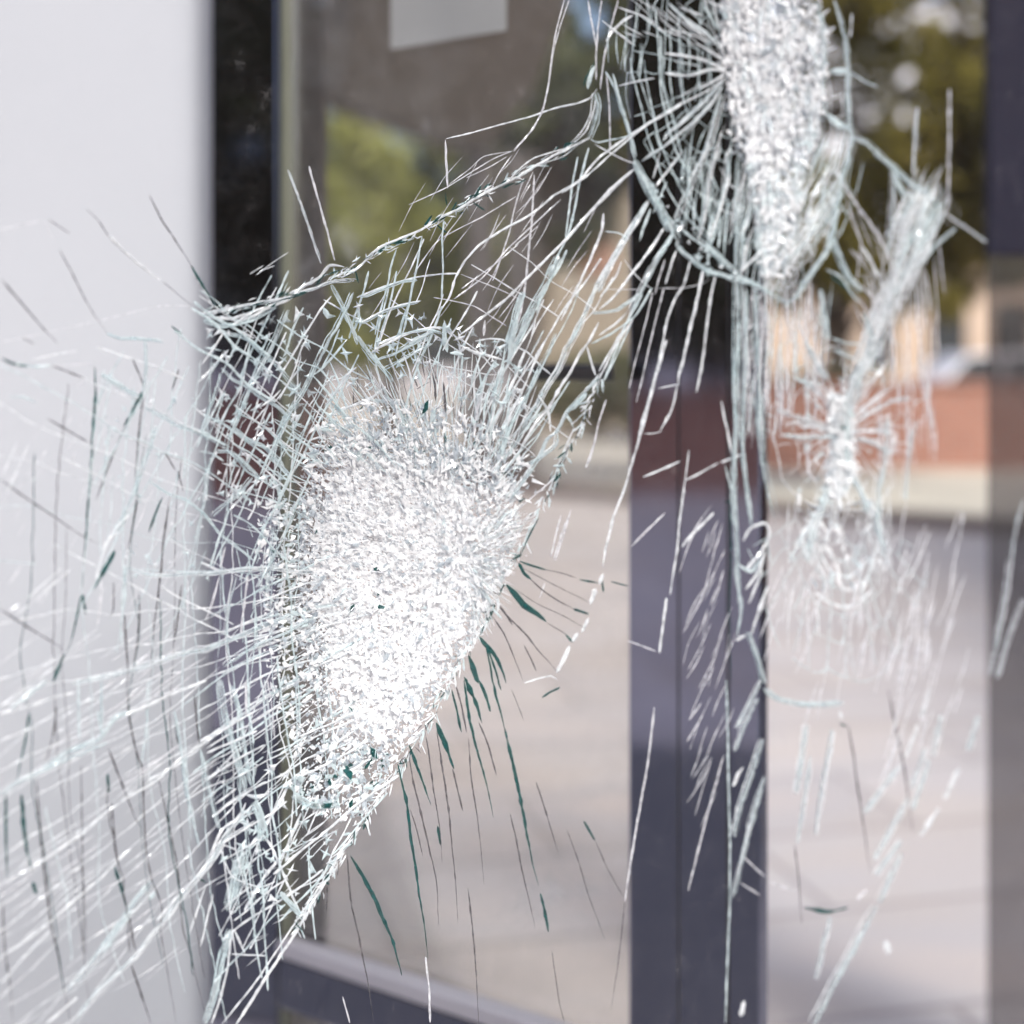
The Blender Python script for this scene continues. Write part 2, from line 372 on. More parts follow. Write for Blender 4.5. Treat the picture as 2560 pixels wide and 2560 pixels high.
for y in (-.6, .6): box('headlight', -1.97 + 8.75, -1.9 + 8.75, y - .14 + 27, y + .14 + 27, .72, .86, M['paper'], t)

# ------------------------------------------------------------------ glazed door behind the broken window
def Yd(px): return 1.0 / (.4878 + .0001083 * (px - 730))
def Dp(px, z=0.0, off=0.0):
    y = Yd(px); x = (px - 1280) / FPX * y
    nx, ny = .5815, .8133                    # away from the viewer
    return Vector((x + nx * off, y + ny * off, z))
def zpx(py, y): return CAMZ - (py - HOR) / FPX * y
door_base = Dp(1100)
door = empty('glazed_door', 'polished dark-framed glass door standing behind the broken window', 'door', (door_base.x, door_base.y, 0))
def member(name, p0, p1, z0, z1, mat, off=0.0, th=.05, bevel=.003, parent=None):
    a0, a1, b0, b1 = Dp(p0, 0, off), Dp(p1, 0, off), Dp(p0, 0, off + th), Dp(p1, 0, off + th)
    v = [(a0.x, a0.y, z0), (a1.x, a1.y, z0), (b1.x, b1.y, z0), (b0.x, b0.y, z0), (a0.x, a0.y, z1), (a1.x, a1.y, z1), (b1.x, b1.y, z1), (b0.x, b0.y, z1)]
    o = link(name, local(v, door), BOXF, mat, door)
    if bevel:
        b = o.modifiers.new('bevel', 'BEVEL'); b.width = bevel; b.segments = 2
    return o
H = 2.7
member('post', 527, 692, 0, H, M['black_frame'])
member('gasket', 693.5, 711, 0, H, M['gasket'], off=.004, th=.03)
member('inner_stile', 712.5, 780, .02, H, M['stile'], off=.022, th=.01)
member('post', 1571, 1902, 0, H, M['black_frame'], th=.02)
member('seam', 1695, 1698, 0, H, M['handle'], off=-.0015, th=.003, bevel=0)
member('seam', 1818, 1823, 0, H, M['handle'], off=-.0015, th=.003, bevel=0)
ZR = CAMZ - .836
member('rail', 712, 1570, ZR - .085, ZR - .012, M['black_frame'], off=-.012, th=.02)
member('rail_cap', 712, 1570, ZR - .011, ZR + .012, M['rail_cap'], off=-.018, th=.03)
member('kick_rail', 712, 1570, .02, .12, M['black_frame'], off=.0, th=.04)
member('head_rail', 712, 1570, H - .1, H, M['black_frame'], off=.002, th=.04)
member('glass_pane', 713, 1570.5, .122, H - .102, M['door_glass'], off=.012, th=.006, bevel=0)
hz = zpx(930, Yd(1480))
member('push_bar', 1385, 1569, hz - .010, hz + .010, M['handle'], off=-.05, th=.022, bevel=.004)
member('bar_bracket', 1392, 1400, hz - .009, hz + .009, M['handle'], off=-.027, th=.038, bevel=0)

# notice taped to the door glass
def door_pt(px, py, off):
    y = Yd(px); q = Dp(px, zpx(py, y), off); return q
pp = []
nx_, ny_ = 8, 6
pv, pf = [], []
for s in (0, 1):
    for j in range(ny_ + 1):
        for i in range(nx_ + 1):
            px = 966 + (1256 - 966) * i / nx_
            zt = 2.16; zb = zpx(121, Yd(966))
            z = zt + (zb - zt) * j / ny_
            q = Dp(px, z, .0112 - .002 - .0015 * math.sin(i * .8) * math.sin(j * .9) - (0.0006 if s else 0))
            pv.append(tuple(q))
n1 = (nx_ + 1) * (ny_ + 1)
for s in (0, 1):
    for j in range(ny_):
        for i in range(nx_):
            a = s * n1 + j * (nx_ + 1) + i
            fc = (a, a + 1, a + nx_ + 2, a + nx_ + 1)
            pf.append(fc if s == 0 else fc[::-1])
tag(link('paper_notice', pv, pf, M['paper'], smooth=True), 'blank pale grey paper sheet taped high on the door glass', 'paper')

# white board left of the door post
bd = [((-560 - 1280) / FPX * 2.2, 2.2), ((526 - 1280) / FPX * 2.2, 2.2)]
d = (Vector(bd[1]) - Vector(bd[0])).normalized(); nn = Vector((-d.y, d.x)) * .03
wb = slab('white_board', [bd[0], bd[1], tuple(Vector(bd[1]) + nn), tuple(Vector(bd[0]) + nn)], .465, 2.7, M['white_board'])
tag(wb, 'large plain white board filling the left side beside the black post', 'board')

# smoked side panel at the right edge
side = empty('side_panel', 'smoked glass panel with a navy upper part at the right edge', 'glass panel', (1.0, 2.75, 0))
sy = 2.75
sx0 = (2472 - 1280) / FPX * sy
box('smoked_pane', sx0, sx0 + .45, sy, sy + .008, .02, zpx(640, sy), M['smoked'], side)
box('upper_panel', sx0, sx0 + .45, sy - .004, sy + .03, zpx(640, sy) + .001, 2.7, M['navy'], side, .003)
box('foot_rail', sx0, sx0 + .45, sy - .01, sy + .03, 0, .019, M['navy'], side)

# ------------------------------------------------------------------ the shattered window
BUL = [(1000, 1450, 520, 700, .035), (1900, 250, 330, 520, .022), (2110, 1080, 260, 420, .018)]
def Yg(px, py):
    y = 1.0 / (1.0 - .00017 * px)
    for (cx, cy, rx, ry, k) in BUL:
        y *= 1 + k * math.exp(-((px - cx) / rx) ** 2 - ((py - cy) / ry) ** 2)
    return y
GN = Vector((-.616, .788, 0)).normalized()      # pane normal, away from the viewer
GU = Vector((.788, .616, 0))
def Gp(px, py, off=0.0):
    y = Yg(px, py)
    return Vector(((px - 1280) / FPX * y, y, CAMZ - (py - HOR) / FPX * y)) + GN * off
window = empty('shattered_window', 'large laminated glass window shattered by several impacts, in the foreground', 'window', (0.05, 1.28, 0))
WL = window.location
def wl(p): return (p.x - WL.x, p.y - WL.y, p.z - WL.z)
# glass sheet: from the floor to above the door height, two skins 8 mm apart
us = [-700 + 3700 * i / 74 for i in range(75)]
zs = [-1150 + i * 60 for i in range(0, 96)]
gv, gf = [], []
for s in (-.004, .004):
    for py in zs:
        for px in us:
            q = Gp(px, py, s); q.z = min(max(q.z, 0.0), 2.75); gv.append(wl(q))
nu = len(us); n1 = nu * len(zs)
for s in (0, 1):
    for j in range(len(zs) - 1):
        for i in range(nu - 1):
            a = s * n1 + j * nu + i
            zz = [gv[q][2] for q in (a, a + 1, a + nu, a + nu + 1)]
            if max(zz) - min(zz) < 1e-6: continue
            gf.append((a, a + 1, a + nu + 1, a + nu) if s else (a, a + nu, a + nu + 1, a + 1))
link('glass_sheet', gv, gf, None, window, mats=[M['glass'], M['glass_back']], midx=[0 if f[0] < n1 else 1 for f in gf], smooth=True)

# ---- crack ribbons: irregular three-sided slivers that follow the pane
def resample(pts, step):
    out = []
    n = len(pts)
    for i in range(n - 1):
        p0 = pts[max(i - 1, 0)]; p1 = pts[i]; p2 = pts[i + 1]; p3 = pts[min(i + 2, n - 1)]
        L = math.hypot(p2[0] - p1[0], p2[1] - p1[1]); k = max(1, int(L / step))
        for j in range(k):
            t = j / k; t2 = t * t; t3 = t2 * t
            q = []
            for c in (0, 1):
                m1 = (p2[c] - p0[c]) * .35; m2 = (p3[c] - p1[c]) * .35
                q.append((2 * t3 - 3 * t2 + 1) * p1[c] + (t3 - 2 * t2 + t) * m1 + (-2 * t3 + 3 * t2) * p2[c] + (t3 - t2) * m2)
            out.append(tuple(q))
    out.append(tuple(pts[-1]))
    return out
def ribbon(V, F, pts, w, taper=(.25, .25), rough=.3, step=9, jit=.18, rnd=random, lo=0.0, hi=1.0, shift=0.0, base=None):
    """pts in picture units on the pane; w the width in the same units"""
    pts = resample(pts, max(step, w * .8)); n = len(pts)
    if lo > 0 or hi < 1:
        a = int(lo * (n - 1)); b = max(a + 2, int(hi * (n - 1)) + 1); pts = pts[a:b]; n = len(pts)
    if n < 2: return
    base = rnd.uniform(-.003, .003) if base is None else base
    ph = rnd.uniform(0, 100)
    b0 = len(V)
    for i, (x, y) in enumerate(pts):
        a = pts[max(i - 1, 0)]; b = pts[min(i + 1, n - 1)]
        dx, dy = b[0] - a[0], b[1] - a[1]; L = math.hypot(dx, dy) or 1
        nx, ny = -dy / L, dx / L
        t = i / (n - 1)
        k = min(1, (t + .02) / max(taper[0], 1e-3)) ** .7 * min(1, (1 - t + .02) / max(taper[1], 1e-3)) ** .7
        ww = w * k * (1 + rough * noise.noise(Vector((ph + i * .45, 0, 0))) * 1.8)
        ww = max(ww, w * .12)
        jx = noise.noise(Vector((ph, i * .3, 3))) * w * jit + shift * (.4 + .6 * k)
        x += nx * jx; y += ny * jx
        s = Yg(x, y) / FPX
        t1, t2, t3 = [noise.noise(Vector((ph + q, i * .5, 7.7))) for q in (11, 23, 37)]
        o = base
        l = Gp(x + nx * ww / 2, y + ny * ww / 2, o + t1 * .35 * ww * s)
        r = Gp(x - nx * ww / 2, y - ny * ww / 2, o + t2 * .35 * ww * s)
        e = t3 * .5 * ww
        m = Gp(x + nx * e, y + ny * e, o - (.12 + .25 * abs(t1 + t2)) * ww * s)
        V += [wl(l), wl(m), wl(r)]
    for i in range(n - 1):
        a = b0 + i * 3
        F += [(a, a + 1, a + 4, a + 3), (a + 1, a + 2, a + 5, a + 4), (a + 2, a, a + 3, a + 5)]
    F += [(b0, b0 + 2, b0 + 1), (b0 + 3 * n - 3, b0 + 3 * n - 2, b0 + 3 * n - 1)]
def crack_mesh(kind, pts, w):
    """one crack: wide ones are a clear band crossed by a bundle of bright strands"""
    V, F = [], []
    if kind in 'TG':
        ribbon(V, F, pts, w, step=8, taper=(.18, .6), rough=.4); return V, F, [0] * len(F)
    if w < (7.5 if kind == 'W' else 5.5):
        ribbon(V, F, pts, w, step=8, taper=(.08, .12)); return V, F, [0] * len(F)
    ribbon(V, F, pts, w, step=10, taper=(.12, .12)); MI = [1] * len(F)
    ns = int(3 + w / 2.4)
    for k in range(ns):
        lo, hi = (0, 1) if k < 2 else sorted((U(0, .7), U(.3, 1)))
        if hi - lo < .2: hi = min(1, lo + .3)
        sh = (-.42 if k == 0 else .42 if k == 1 else U(-.45, .45)) * w
        ribbon(V, F, pts, U(1.1, 1.9 + w * .09), step=8, lo=lo, hi=hi, shift=sh, jit=1.2, taper=(.1, .1))
    MI += [0] * (len(F) - len(MI))
    return V, F, MI

TILES = {'A': (0, 0, 860), 'B': (850, 0, 860), 'Z': (1700, 0, 860), 'D': (0, 850, 860), 'E': (850, 850, 860), 'F': (1700, 850, 860),
         'G': (0, 1700, 860), 'H': (850, 1700, 860), 'I': (1700, 1700, 860), 'J': (1400, 0, 600), 'K': (1500, 500, 600), 'L': (1960, 500, 600),
         'M': (500, 700, 600), 'N': (1000, 800, 600), 'O': (500, 1300, 600)}
# survey of the cracks, plus a bright reflection traced as one in block J: kind, width, then points; one block per sector of the pane
SURVEY = '''
@A
G7 490,1170 560,1240 620,1330 700,1410 790,1490 860,1540 920,1580 1040,1680 1120,1740 1190,1750
W11 610,1320 700,1410 790,1490 920,1585
G11 835,1100 900,1230 960,1320 1050,1460 1080,1520
T18 1070,1490 1120,1580 1170,1660 1220,1740
W10 1080,1530 1150,1640 1195,1730
G12 5,1570 90,1670 200,1800 320,1930
G8 330,1400 400,1530 480,1690 540,1790 600,1870
G6 280,1230 400,1310
S6 0,1290 230,1240
S5 240,1240 300,1360
C22 600,1870 680,1900 760,1900 880,1910 920,1925
W16 1130,1760 1250,1745 1380,1715 1500,1700 1580,1680
T9 1200,1760 1400,1720 1560,1690 1700,1640 1750,1620
W20 1150,1780 1300,1790 1450,1740 1600,1690 1700,1610 1790,1560 1850,1490 1930,1500
C30 1140,1800 1250,1830 1400,1800 1550,1720
S17 1615,955 1680,1130 1740,1300 1800,1480
S14 1745,930 1790,1090 1840,1270 1890,1460
W6 1440,1545 1540,1470 1625,1415
W6 1460,1525 1550,1490
W5 1400,1540 1480,1490
T11 960,1830 1020,1880
S5 0,1925 300,1860 600,1790 900,1720 1100,1720
G6 120,1895 190,1932
@B
W16 0,1560 100,1500 200,1400 330,1340 450,1290 560,1220 650,1180 760,1110 900,1040 1000,990 1080,940 1200,870 1270,840 1340,800 1400,770
T15 20,1560 100,1510 150,1460
T13 140,1460 230,1410 310,1360
T13 320,1360 390,1330
T14 610,1200 690,1150 750,1100
T10 80,1510 100,1590
W8 940,1010 1010,940 1080,890 1200,850 1270,830 1370,740 1410,640 1430,560
W7 1000,980 1100,930 1250,880 1340,810 1400,780
C24 1430,520 1450,600 1430,700 1400,780
W7 1420,520 1410,640 1360,740 1270,830
S9 1250,0 1210,150 1180,300 1160,470 1130,620 1060,740 960,850
S8 1290,0 1240,150 1200,300 1180,450 1145,600 1090,720 980,850
S7 960,850 860,890 760,950 680,1000 580,1060 450,1120 380,1150
S7 930,880 830,940 700,1000
S6 960,850 800,880 720,950 600,1040
W10 590,780 720,750 900,700 1050,660 1200,610 1330,580 1400,550 1440,500
S15 585,785 590,900 598,1060
T10 590,1085 592,1120 600,1160
S13 1095,980 1090,1100 1080,1250 1065,1400 1050,1550 1030,1700 980,1900
W15 1930,570 1800,650 1630,760 1450,890 1350,1010 1200,1100 1080,1200 900,1300 780,1380 700,1470 650,1560 610,1680 520,1800
W18 1650,950 1500,1080 1290,1320 1180,1430 1060,1550 930,1680 800,1780 660,1890
W24 1730,1140 1600,1340 1450,1600 1380,1760 1290,1930
W16 1480,1200 1470,1290 1430,1400 1350,1580 1290,1700 1240,1800
C12 1340,880 1310,1040 1290,1200 1270,1340
C14 1400,830 1350,1020 1320,1180 1280,1330 1220,1450 1180,1560
C34 1220,1440 1150,1600 1060,1760 980,1930
C30 1030,1640 1000,1740 960,1880 940,1930
S9 1040,1000 990,1160 960,1300 900,1480 870,1570
W10 1190,1680 1100,1820 1050,1930
C12 580,1240 570,1350 575,1500 570,1600 565,1700
C13 450,1330 430,1450 410,1560 380,1700 350,1850 330,1900
C13 320,1400 290,1500 270,1600 230,1750 200,1880
W12 100,1670 250,1610 420,1560 560,1540 670,1535
S7 670,1540 800,1590 920,1640 1000,1680
W12 120,1810 230,1750 350,1710 450,1690
S7 530,1670 640,1690 760,1720 860,1780 940,1830
W16 230,1930 350,1880 500,1850 580,1840 640,1890
C10 1400,780 1440,800 1500,790 1600,770 1640,750
W8 1430,810 1500,850 1600,900 1660,920
C14 1500,400 1550,490 1590,620 1630,740 1650,850 1670,910
S12 1390,0 1410,130 1440,280
S10 1480,0 1460,150 1450,300 1450,450
S11 1570,0 1530,150 1490,330 1470,500
S9 1500,420 1515,600 1520,850
C26 1430,370 1400,440 1390,500
T8 1430,350 1380,440 1370,490
W5 1570,480 1660,460 1770,440
S9 640,1680 800,1560 950,1390 1100,1250 1240,1120
S8 690,1620 880,1480 1010,1370
S8 980,1380 1110,1270
S7 420,1540 560,1350 800,1220 1000,1100
S7 860,1580 900,1480
C9 1480,1300 1560,1310 1620,1350
C18 1700,1640 1560,1740 1420,1760
C14 1740,1620 1640,1780 1500,1880 1400,1930
W14 1570,1470 1540,1550 1450,1670
@J
C14 580,460 600,600 640,750 680,900 700,1010 740,1150 790,1290 830,1400 880,1520 950,1640 1050,1760 1160,1880 1220,1930
C14 690,480 710,640 740,800 770,930 800,1080 850,1220 900,1330 960,1460 1010,1560 1080,1680 1150,1800 1200,1880
C16 760,60 780,300 790,450 800,620 810,760 840,900 870,1040 920,1200 980,1310 1030,1420
C16 820,270 825,450 830,640 880,850 920,960 960,1130 1000,1260
C13 890,230 900,400 890,560 900,700 920,850
C12 970,100 975,300 975,560 990,700 1020,830 1060,960
C12 1020,250 1030,450 1020,640
C12 1100,370 1110,500 1110,640 1080,760 1090,820
C11 1190,400 1200,560 1200,640 1240,760
C11 1130,640 1140,760 1130,850
W26 1320,560 1180,490 1050,460 840,430
W22 1320,500 1200,420 1080,350
W26 1330,570 1200,560 1080,600 960,610 840,590
W20 1320,600 1200,670 1100,720
W16 1320,630 1180,730 1000,820 880,900 700,1000 570,1100 400,1240 200,1420 0,1560
W40 1320,650 1200,780 1100,880 1000,970 880,1070 840,1130
W30 1300,700 1200,850 1080,970 950,1080 830,1180 660,1290
W36 1310,750 1250,950 1200,1150 1120,1330 1050,1480 1000,1600 930,1760
W20 1000,1210 900,1340 780,1500
W30 1260,1200 1220,1350 1190,1500 1170,1680 1130,1850 1100,1930
W20 1350,1430 1300,1600 1240,1780 1180,1930
C60 600,1290 640,1380 700,1480 760,1600 840,1740 900,1830 950,1930
C36 640,1400 720,1560 820,1720 880,1860
W20 590,1370 400,1560 200,1760 60,1910
C20 430,590 480,780 540,980 580,1120 620,1260
W12 1220,1580 1300,1680 1400,1720 1500,1740
W11 1300,1340 1400,1500 1520,1540
W34 870,30 960,120 1080,220 1200,300 1290,400
W44 1000,140 1100,220 1210,290
C24 1140,20 1200,120 1260,240
W30 380,330 440,240 540,150 600,120
W14 480,690 600,660 770,625
C14 850,1460 790,1600 740,1720
W12 800,1220 740,1440
@K
W20 740,490 690,680 620,790 560,950 520,1150 480,1330 430,1520 380,1700 340,1830 320,1930
W24 840,560 810,720 770,900 720,1100 690,1250 650,1400 640,1480
W20 640,1480 620,1600 580,1720 500,1860
W10 450,1520 540,1500 640,1480
W9 340,1880 420,1880 500,1860
W22 940,590 900,780 870,1000 840,1250 810,1430 785,1550
W18 610,400 560,540 520,680
S14 530,480 480,640 450,760
S14 500,720 440,950 380,1200 330,1430 280,1630
S12 440,740 380,1000 300,1300 250,1520
C40 620,350 700,440 800,520 900,580 1000,600 1100,650
C50 780,310 900,400 1000,490 1080,560 1130,610
C22 600,180 700,260 780,330
C46 1880,0 1890,150 1850,330 1800,450 1720,560 1640,680 1560,800 1500,830
C34 1100,650 1250,680 1400,780 1500,830
C30 1080,600 1200,640 1300,700
W34 1800,60 1750,180 1650,330 1550,430 1500,480
W26 1400,260 1300,400 1200,500 1120,580
C18 950,0 930,180 900,330
C16 980,130 950,400
C18 1040,0 1030,200 1010,430
C22 1100,0 1100,300 1090,540
C20 1180,150 1160,320 1140,480
C20 1250,0 1270,200 1250,400
C34 1090,660 1090,900 1090,1150 1090,1500 1100,1750 1100,1930
C28 1165,720 1165,1000 1160,1400 1150,1700
C26 1250,720 1260,1000 1270,1300 1275,1600 1290,1930
S18 1340,900 1330,1300 1330,1700
S7 410,715 520,710 660,710 760,690 830,670 890,630
S6 0,720 250,720 330,720
W30 400,0 330,130 240,270 170,400 80,560 0,740
W24 520,230 420,390 350,480 230,640 100,800 0,880
W36 530,350 430,520 360,650 310,750 230,900
C40 600,230 560,320 500,420 430,480
W18 310,750 260,900 200,1030 80,1240 0,1380
C16 330,760 200,1000 100,1250 20,1450
W18 230,900 130,1000 0,1090
C26 420,70 370,200 330,330
W10 180,480 260,590 330,660 400,715
W16 1690,340 1730,460
W18 1160,1080 1200,1040 1250,990
C30 1780,720 1800,900 1840,1120
W26 1650,1150 1720,1260 1780,1380
C24 1530,1420 1640,1470 1720,1480
W22 1580,950 1640,1100 1700,1230
@F
W90 1140,0 1050,120 1000,240 960,400
W26 810,330 740,250 660,220
W30 820,220 770,150 700,0
W26 870,500 740,460 640,430 550,390
W22 860,540 700,550 560,530
W16 860,520 650,460 600,500
W24 970,480 1080,400 1200,340 1300,330
W24 980,520 1100,510 1210,520
W26 980,550 1080,580 1200,640
W20 970,430 1100,330 1170,280
W16 1210,520 1190,600 1210,640
W50 850,760 810,900 740,1100 720,1250
W26 820,900 700,1080 620,1250
W20 1000,850 1100,980 1120,1100 1060,1300 1000,1440
W18 760,1420 850,1480 920,1500 1000,1480 1080,1400
W18 800,1200 850,1300 960,1330 1080,1230
W26 1150,430 1140,700 1110,830 1100,1040 1140,1200
C26 320,0 300,250 310,500 300,850 310,1100 320,1350 340,1500 320,1660
C20 370,0 360,250 350,600 380,880 400,1050
C22 440,0 430,300 460,600 490,780 540,1000
W18 360,1130 400,1060 480,1030 510,1080 470,1180 370,1300
W20 470,1180 440,1290 360,1400
W18 460,1290 380,1480
W18 400,1650 430,1550 490,1380
W22 320,1690 380,1660
C16 380,1640 430,1780 470,1930
W20 0,1160 90,1060 180,970
W13 30,790 130,740 220,690
W16 240,690 360,640
W10 60,620 40,780 20,900 0,1050
T14 260,910 310,910
T8 270,900 280,1200 270,1500 280,1930
S22 1930,900 1880,1100 1820,1500 1740,1880
S20 1930,1450 1850,1650 1780,1900
S20 1330,450 1290,600 1260,900
W14 240,340 270,480 300,640
C12 240,700 280,850
C22 330,1260 400,1300 470,1220
S18 720,600 730,750 780,800
@Z
C28 970,770 1050,800 1130,880 1200,940 1300,1030 1400,1090 1470,1170
S20 1200,950 1190,1150 1160,1420
W24 1470,1180 1420,1290 1350,1380 1280,1480 1230,1560
C18 1560,1280 1440,1380 1350,1480 1250,1560
S16 1480,1190 1600,1270 1730,1360
S24 1335,600 1320,800 1310,980
S14 1510,500 1510,800 1500,1180
C16 850,1330 880,1420 930,1530 1020,1640
C10 950,400 1040,460 1110,490
C24 760,0 790,80 810,300 805,500 820,660
C26 860,0 900,130 930,260 940,420 940,560 950,700 960,770 940,880 900,1020 880,1130 860,1270 830,1400
W14 790,90 850,50
W20 810,190 880,150
W14 820,290 890,260
C44 830,400 940,400
C46 820,640 880,700 950,730
S14 860,900 900,980 940,1040
S14 900,1000 1000,1150 1100,1290 1200,1480
W18 1040,1390 1090,1480 1170,1640
W12 970,70 960,210
C18 1200,950 1260,1080 1330,1100
C16 1190,960 1280,1140
@L
W60 960,620 860,780 760,1050 640,1300 560,1500 480,1750
S14 1100,600 1110,800 1130,1050
S14 1140,560 1170,740 1190,900
S12 1230,300 1260,600 1280,750
T26 360,600 430,650 500,700 550,750
C22 380,290 430,420 480,540 560,700
C24 330,560 450,620 540,760 600,830
C24 620,900 700,1130
C18 380,1110 500,1150 640,1160
C18 400,1200 520,1260 620,1290
W20 850,1270 800,1350 700,1480 600,1600
@D
T18 540,150 545,300 530,500 520,700 510,850 490,1100 480,1250 470,1400 450,1450
T20 470,1430 490,1540
T14 450,1440 430,1550 400,1680 370,1760
T22 370,1760 330,1850 300,1930
G11 545,900 600,750 650,620 720,450 760,350
G12 800,310 780,450 765,600 750,800
C34 560,190 640,240 720,290 780,320
T26 790,290 780,330 750,360
T14 790,310 750,380 690,480
G12 750,110 790,200 810,260
C16 810,0 815,150 800,300
C30 820,380 900,420 1000,480 1100,510 1200,560 1300,620
G10 0,780 150,890 300,990 400,1060 480,1110 570,1150
T16 0,100 60,130 150,150
C20 60,130 200,150 280,140
G10 280,140 380,180 470,215
W10 180,110 330,80 440,60
S6 280,145 400,140 530,130
C14 50,320 130,320 200,350
G10 260,440 380,510 490,575
G12 0,1510 150,1610 300,1700 360,1740
T30 640,1180 600,1260 560,1330 520,1400
W7 20,760 100,580
W8 30,870 160,580
W8 150,1450 340,1280
W8 200,1460 400,1290
W7 50,1520 110,1480
W8 100,1540 170,1490
S8 440,920 500,770
S7 390,740 440,610
T14 910,880 870,970 830,1080
C22 880,480 830,650 790,760 740,900 700,980 640,1100
W20 720,980 640,1080 590,1160 540,1340
G13 960,880 940,1000 920,1150 910,1280 890,1450 870,1600 860,1750 850,1930
G12 780,870 750,1050 720,1200
G12 790,1430 790,1600 770,1750 740,1900
G14 690,1540 700,1700 710,1850 710,1930
C12 1010,720 990,850 960,950
G9 1000,730 1030,850
G9 920,630 980,730
C18 840,790 940,860 1050,900 1150,980 1230,1080 1330,1160 1430,1240
G10 1020,1370 1000,1550 980,1700
G9 1010,160 970,280
W26 720,1280 850,1320 960,1320 1060,1310 1200,1310 1330,1290 1500,1280 1650,1300 1770,1300
W20 1130,1250 1250,1300 1400,1290 1550,1270 1740,1280
W28 1930,1480 1750,1510 1600,1560 1450,1620 1300,1680 1150,1740 1000,1770 800,1840 600,1890 400,1930
W24 1760,1550 1600,1640 1450,1700 1350,1760 1250,1830
W22 1800,1600 1650,1690 1500,1760 1400,1800 1250,1880
S14 1240,1330 1200,1480 1160,1580
S16 1320,1320 1280,1480 1260,1660
S15 1390,1320 1370,1480 1350,1650
C16 1540,1050 1520,1250 1490,1500
S14 1620,1150 1590,1400 1570,1560
S14 1270,1160 1240,1280
C16 700,1260 700,1420 690,1520
G9 640,1360 640,1510 620,1560
S12 560,1330 560,1450 540,1600
S12 1060,1350 1060,1550
@M
C30 700,240 640,390 560,560 510,650 430,800 370,930 300,1110 240,1240 200,1380
C24 410,480 380,600 340,790 300,830
W18 1060,130 960,260 840,450 740,620 680,720 620,830 560,980 500,1130 440,1290
C22 1190,480 1090,600 1000,700 900,780
C22 1020,480 960,620 890,780 830,900 740,1030 680,1130 620,1280 590,1400 560,1450
W16 870,640 760,780 680,900 600,1000
C24 160,750 130,880 80,1000 40,1120 0,1230
C32 50,280 150,380 210,430 320,450 410,490 500,580 560,620 640,700 700,780 780,880 830,950
C28 170,710 260,800 360,850 450,920 540,980 640,1030 700,1100 770,1160 860,1190
C22 20,1210 100,1270 200,1330
C34 280,1190 400,1290 520,1340 600,1420 680,1520 750,1600
C30 130,1380 230,1380 320,1440 410,1530 480,1590
W12 110,930 200,1020
W12 70,1130 170,1200
W12 820,1380 920,1460 1020,1540
W12 760,1610 900,1720
W14 850,1330 990,1400
C28 560,1560 620,1650 650,1800
W30 0,280 150,250 300,220 500,180 650,160 720,140 850,90 950,60 1050,20 1250,0
W22 160,290 300,330 420,290 560,220 660,170
W22 100,300 300,400 440,470
W18 230,380 350,300 480,230
T20 660,160 740,140 860,95
C40 1050,40 1110,150 1160,250 1200,340 1240,440 1260,520
C30 1230,100 1180,220 1140,300 1090,400 1050,450 1010,530 980,600
C24 1280,180 1290,300 1240,430
C24 1250,330 1340,330 1460,260 1580,220 1760,175
C24 1270,130 1330,130 1450,80 1600,20 1740,0
C36 1250,450 1330,560 1400,650 1500,760 1540,820
W24 1400,560 1520,500 1620,450 1740,410 1870,380 1930,400
C24 1410,650 1560,600 1680,540 1830,460
C24 1480,720 1600,660 1740,580 1870,510
C16 1520,30 1490,180 1450,310 1420,450 1400,560
C16 1720,0 1690,180 1640,310 1610,420 1550,520
W28 1500,860 1400,940 1290,990 1100,1060 1030,1110
S26 1260,700 1180,760 1090,900 1000,1020
G8 1860,820 1750,880
G8 1370,930 1240,1000 1110,1050
G10 1245,800 1240,1000
G9 1275,720 1275,900
W22 850,1330 880,1290 950,1265 1000,1280
C50 1000,220 1040,290 1100,290
W20 180,420 90,560 0,680
W26 240,560 120,700 0,820
C26 100,1900 240,1780 340,1690 420,1590
W20 250,1860 380,1720 450,1640
W18 460,1030 560,960 640,880
W14 430,1160 500,1080 560,1010
C20 0,1380 100,1400 200,1460
W24 60,1780 60,1600 110,1450 150,1380
S16 210,1500 170,1640 130,1740
S16 330,1500 270,1640 220,1780
@N
W30 930,1000 1010,830 1100,700 1170,560 1280,390 1340,250 1430,90 1470,0
W28 830,1220 950,1060 1060,860 1190,700 1270,560 1360,420 1430,290 1510,170 1590,20
W36 900,1200 1100,1120 1180,960 1260,900 1340,740 1450,620 1560,500 1610,430
W16 1590,470 1660,330 1740,180 1860,0
C16 1640,490 1720,330 1800,160 1870,0
W22 1520,210 1550,330 1590,450
C28 1260,110 1200,260 1130,390 1050,560 960,700 900,850 830,1000 760,1150
W20 1170,150 1100,290 1060,370 1000,520 940,650 880,760 850,850
C60 930,0 900,130 880,270 850,340
C40 1010,50 960,160 930,240
W26 1010,240 970,340 940,430 880,560 800,740 750,860 720,1000
W24 830,380 800,480 760,600 700,740 660,860 620,960 590,1060
S40 700,440 640,640 610,800 580,950
G22 250,370 270,520 280,650
G22 340,500 350,650 360,750
G16 110,440 150,540
S20 700,0 690,130
W14 1080,0 1040,150 1000,250
W10 250,350 400,380 560,410 720,440 800,440
W12 430,120 540,190 620,250 700,330 770,430
W26 470,200 600,260 720,290 820,320
W16 620,170 740,150 840,160 900,190 960,220 1040,260 1100,320 1170,390 1230,440
W18 350,0 380,80 440,130 480,200
C44 350,10 350,130 370,260
C30 0,240 100,170 200,120 260,90 330,110
C18 0,120 100,90 240,80 320,95
C50 390,270 440,265 500,275
W10 860,360 920,420 1000,500 1060,560
W10 910,570 960,630 1030,720
W10 700,930 800,935 900,970 1000,1030 1080,1100
W12 680,1070 780,1060 880,1090
W36 1250,900 1240,1000 1180,1060 1100,1120 1020,1240 960,1320 880,1440
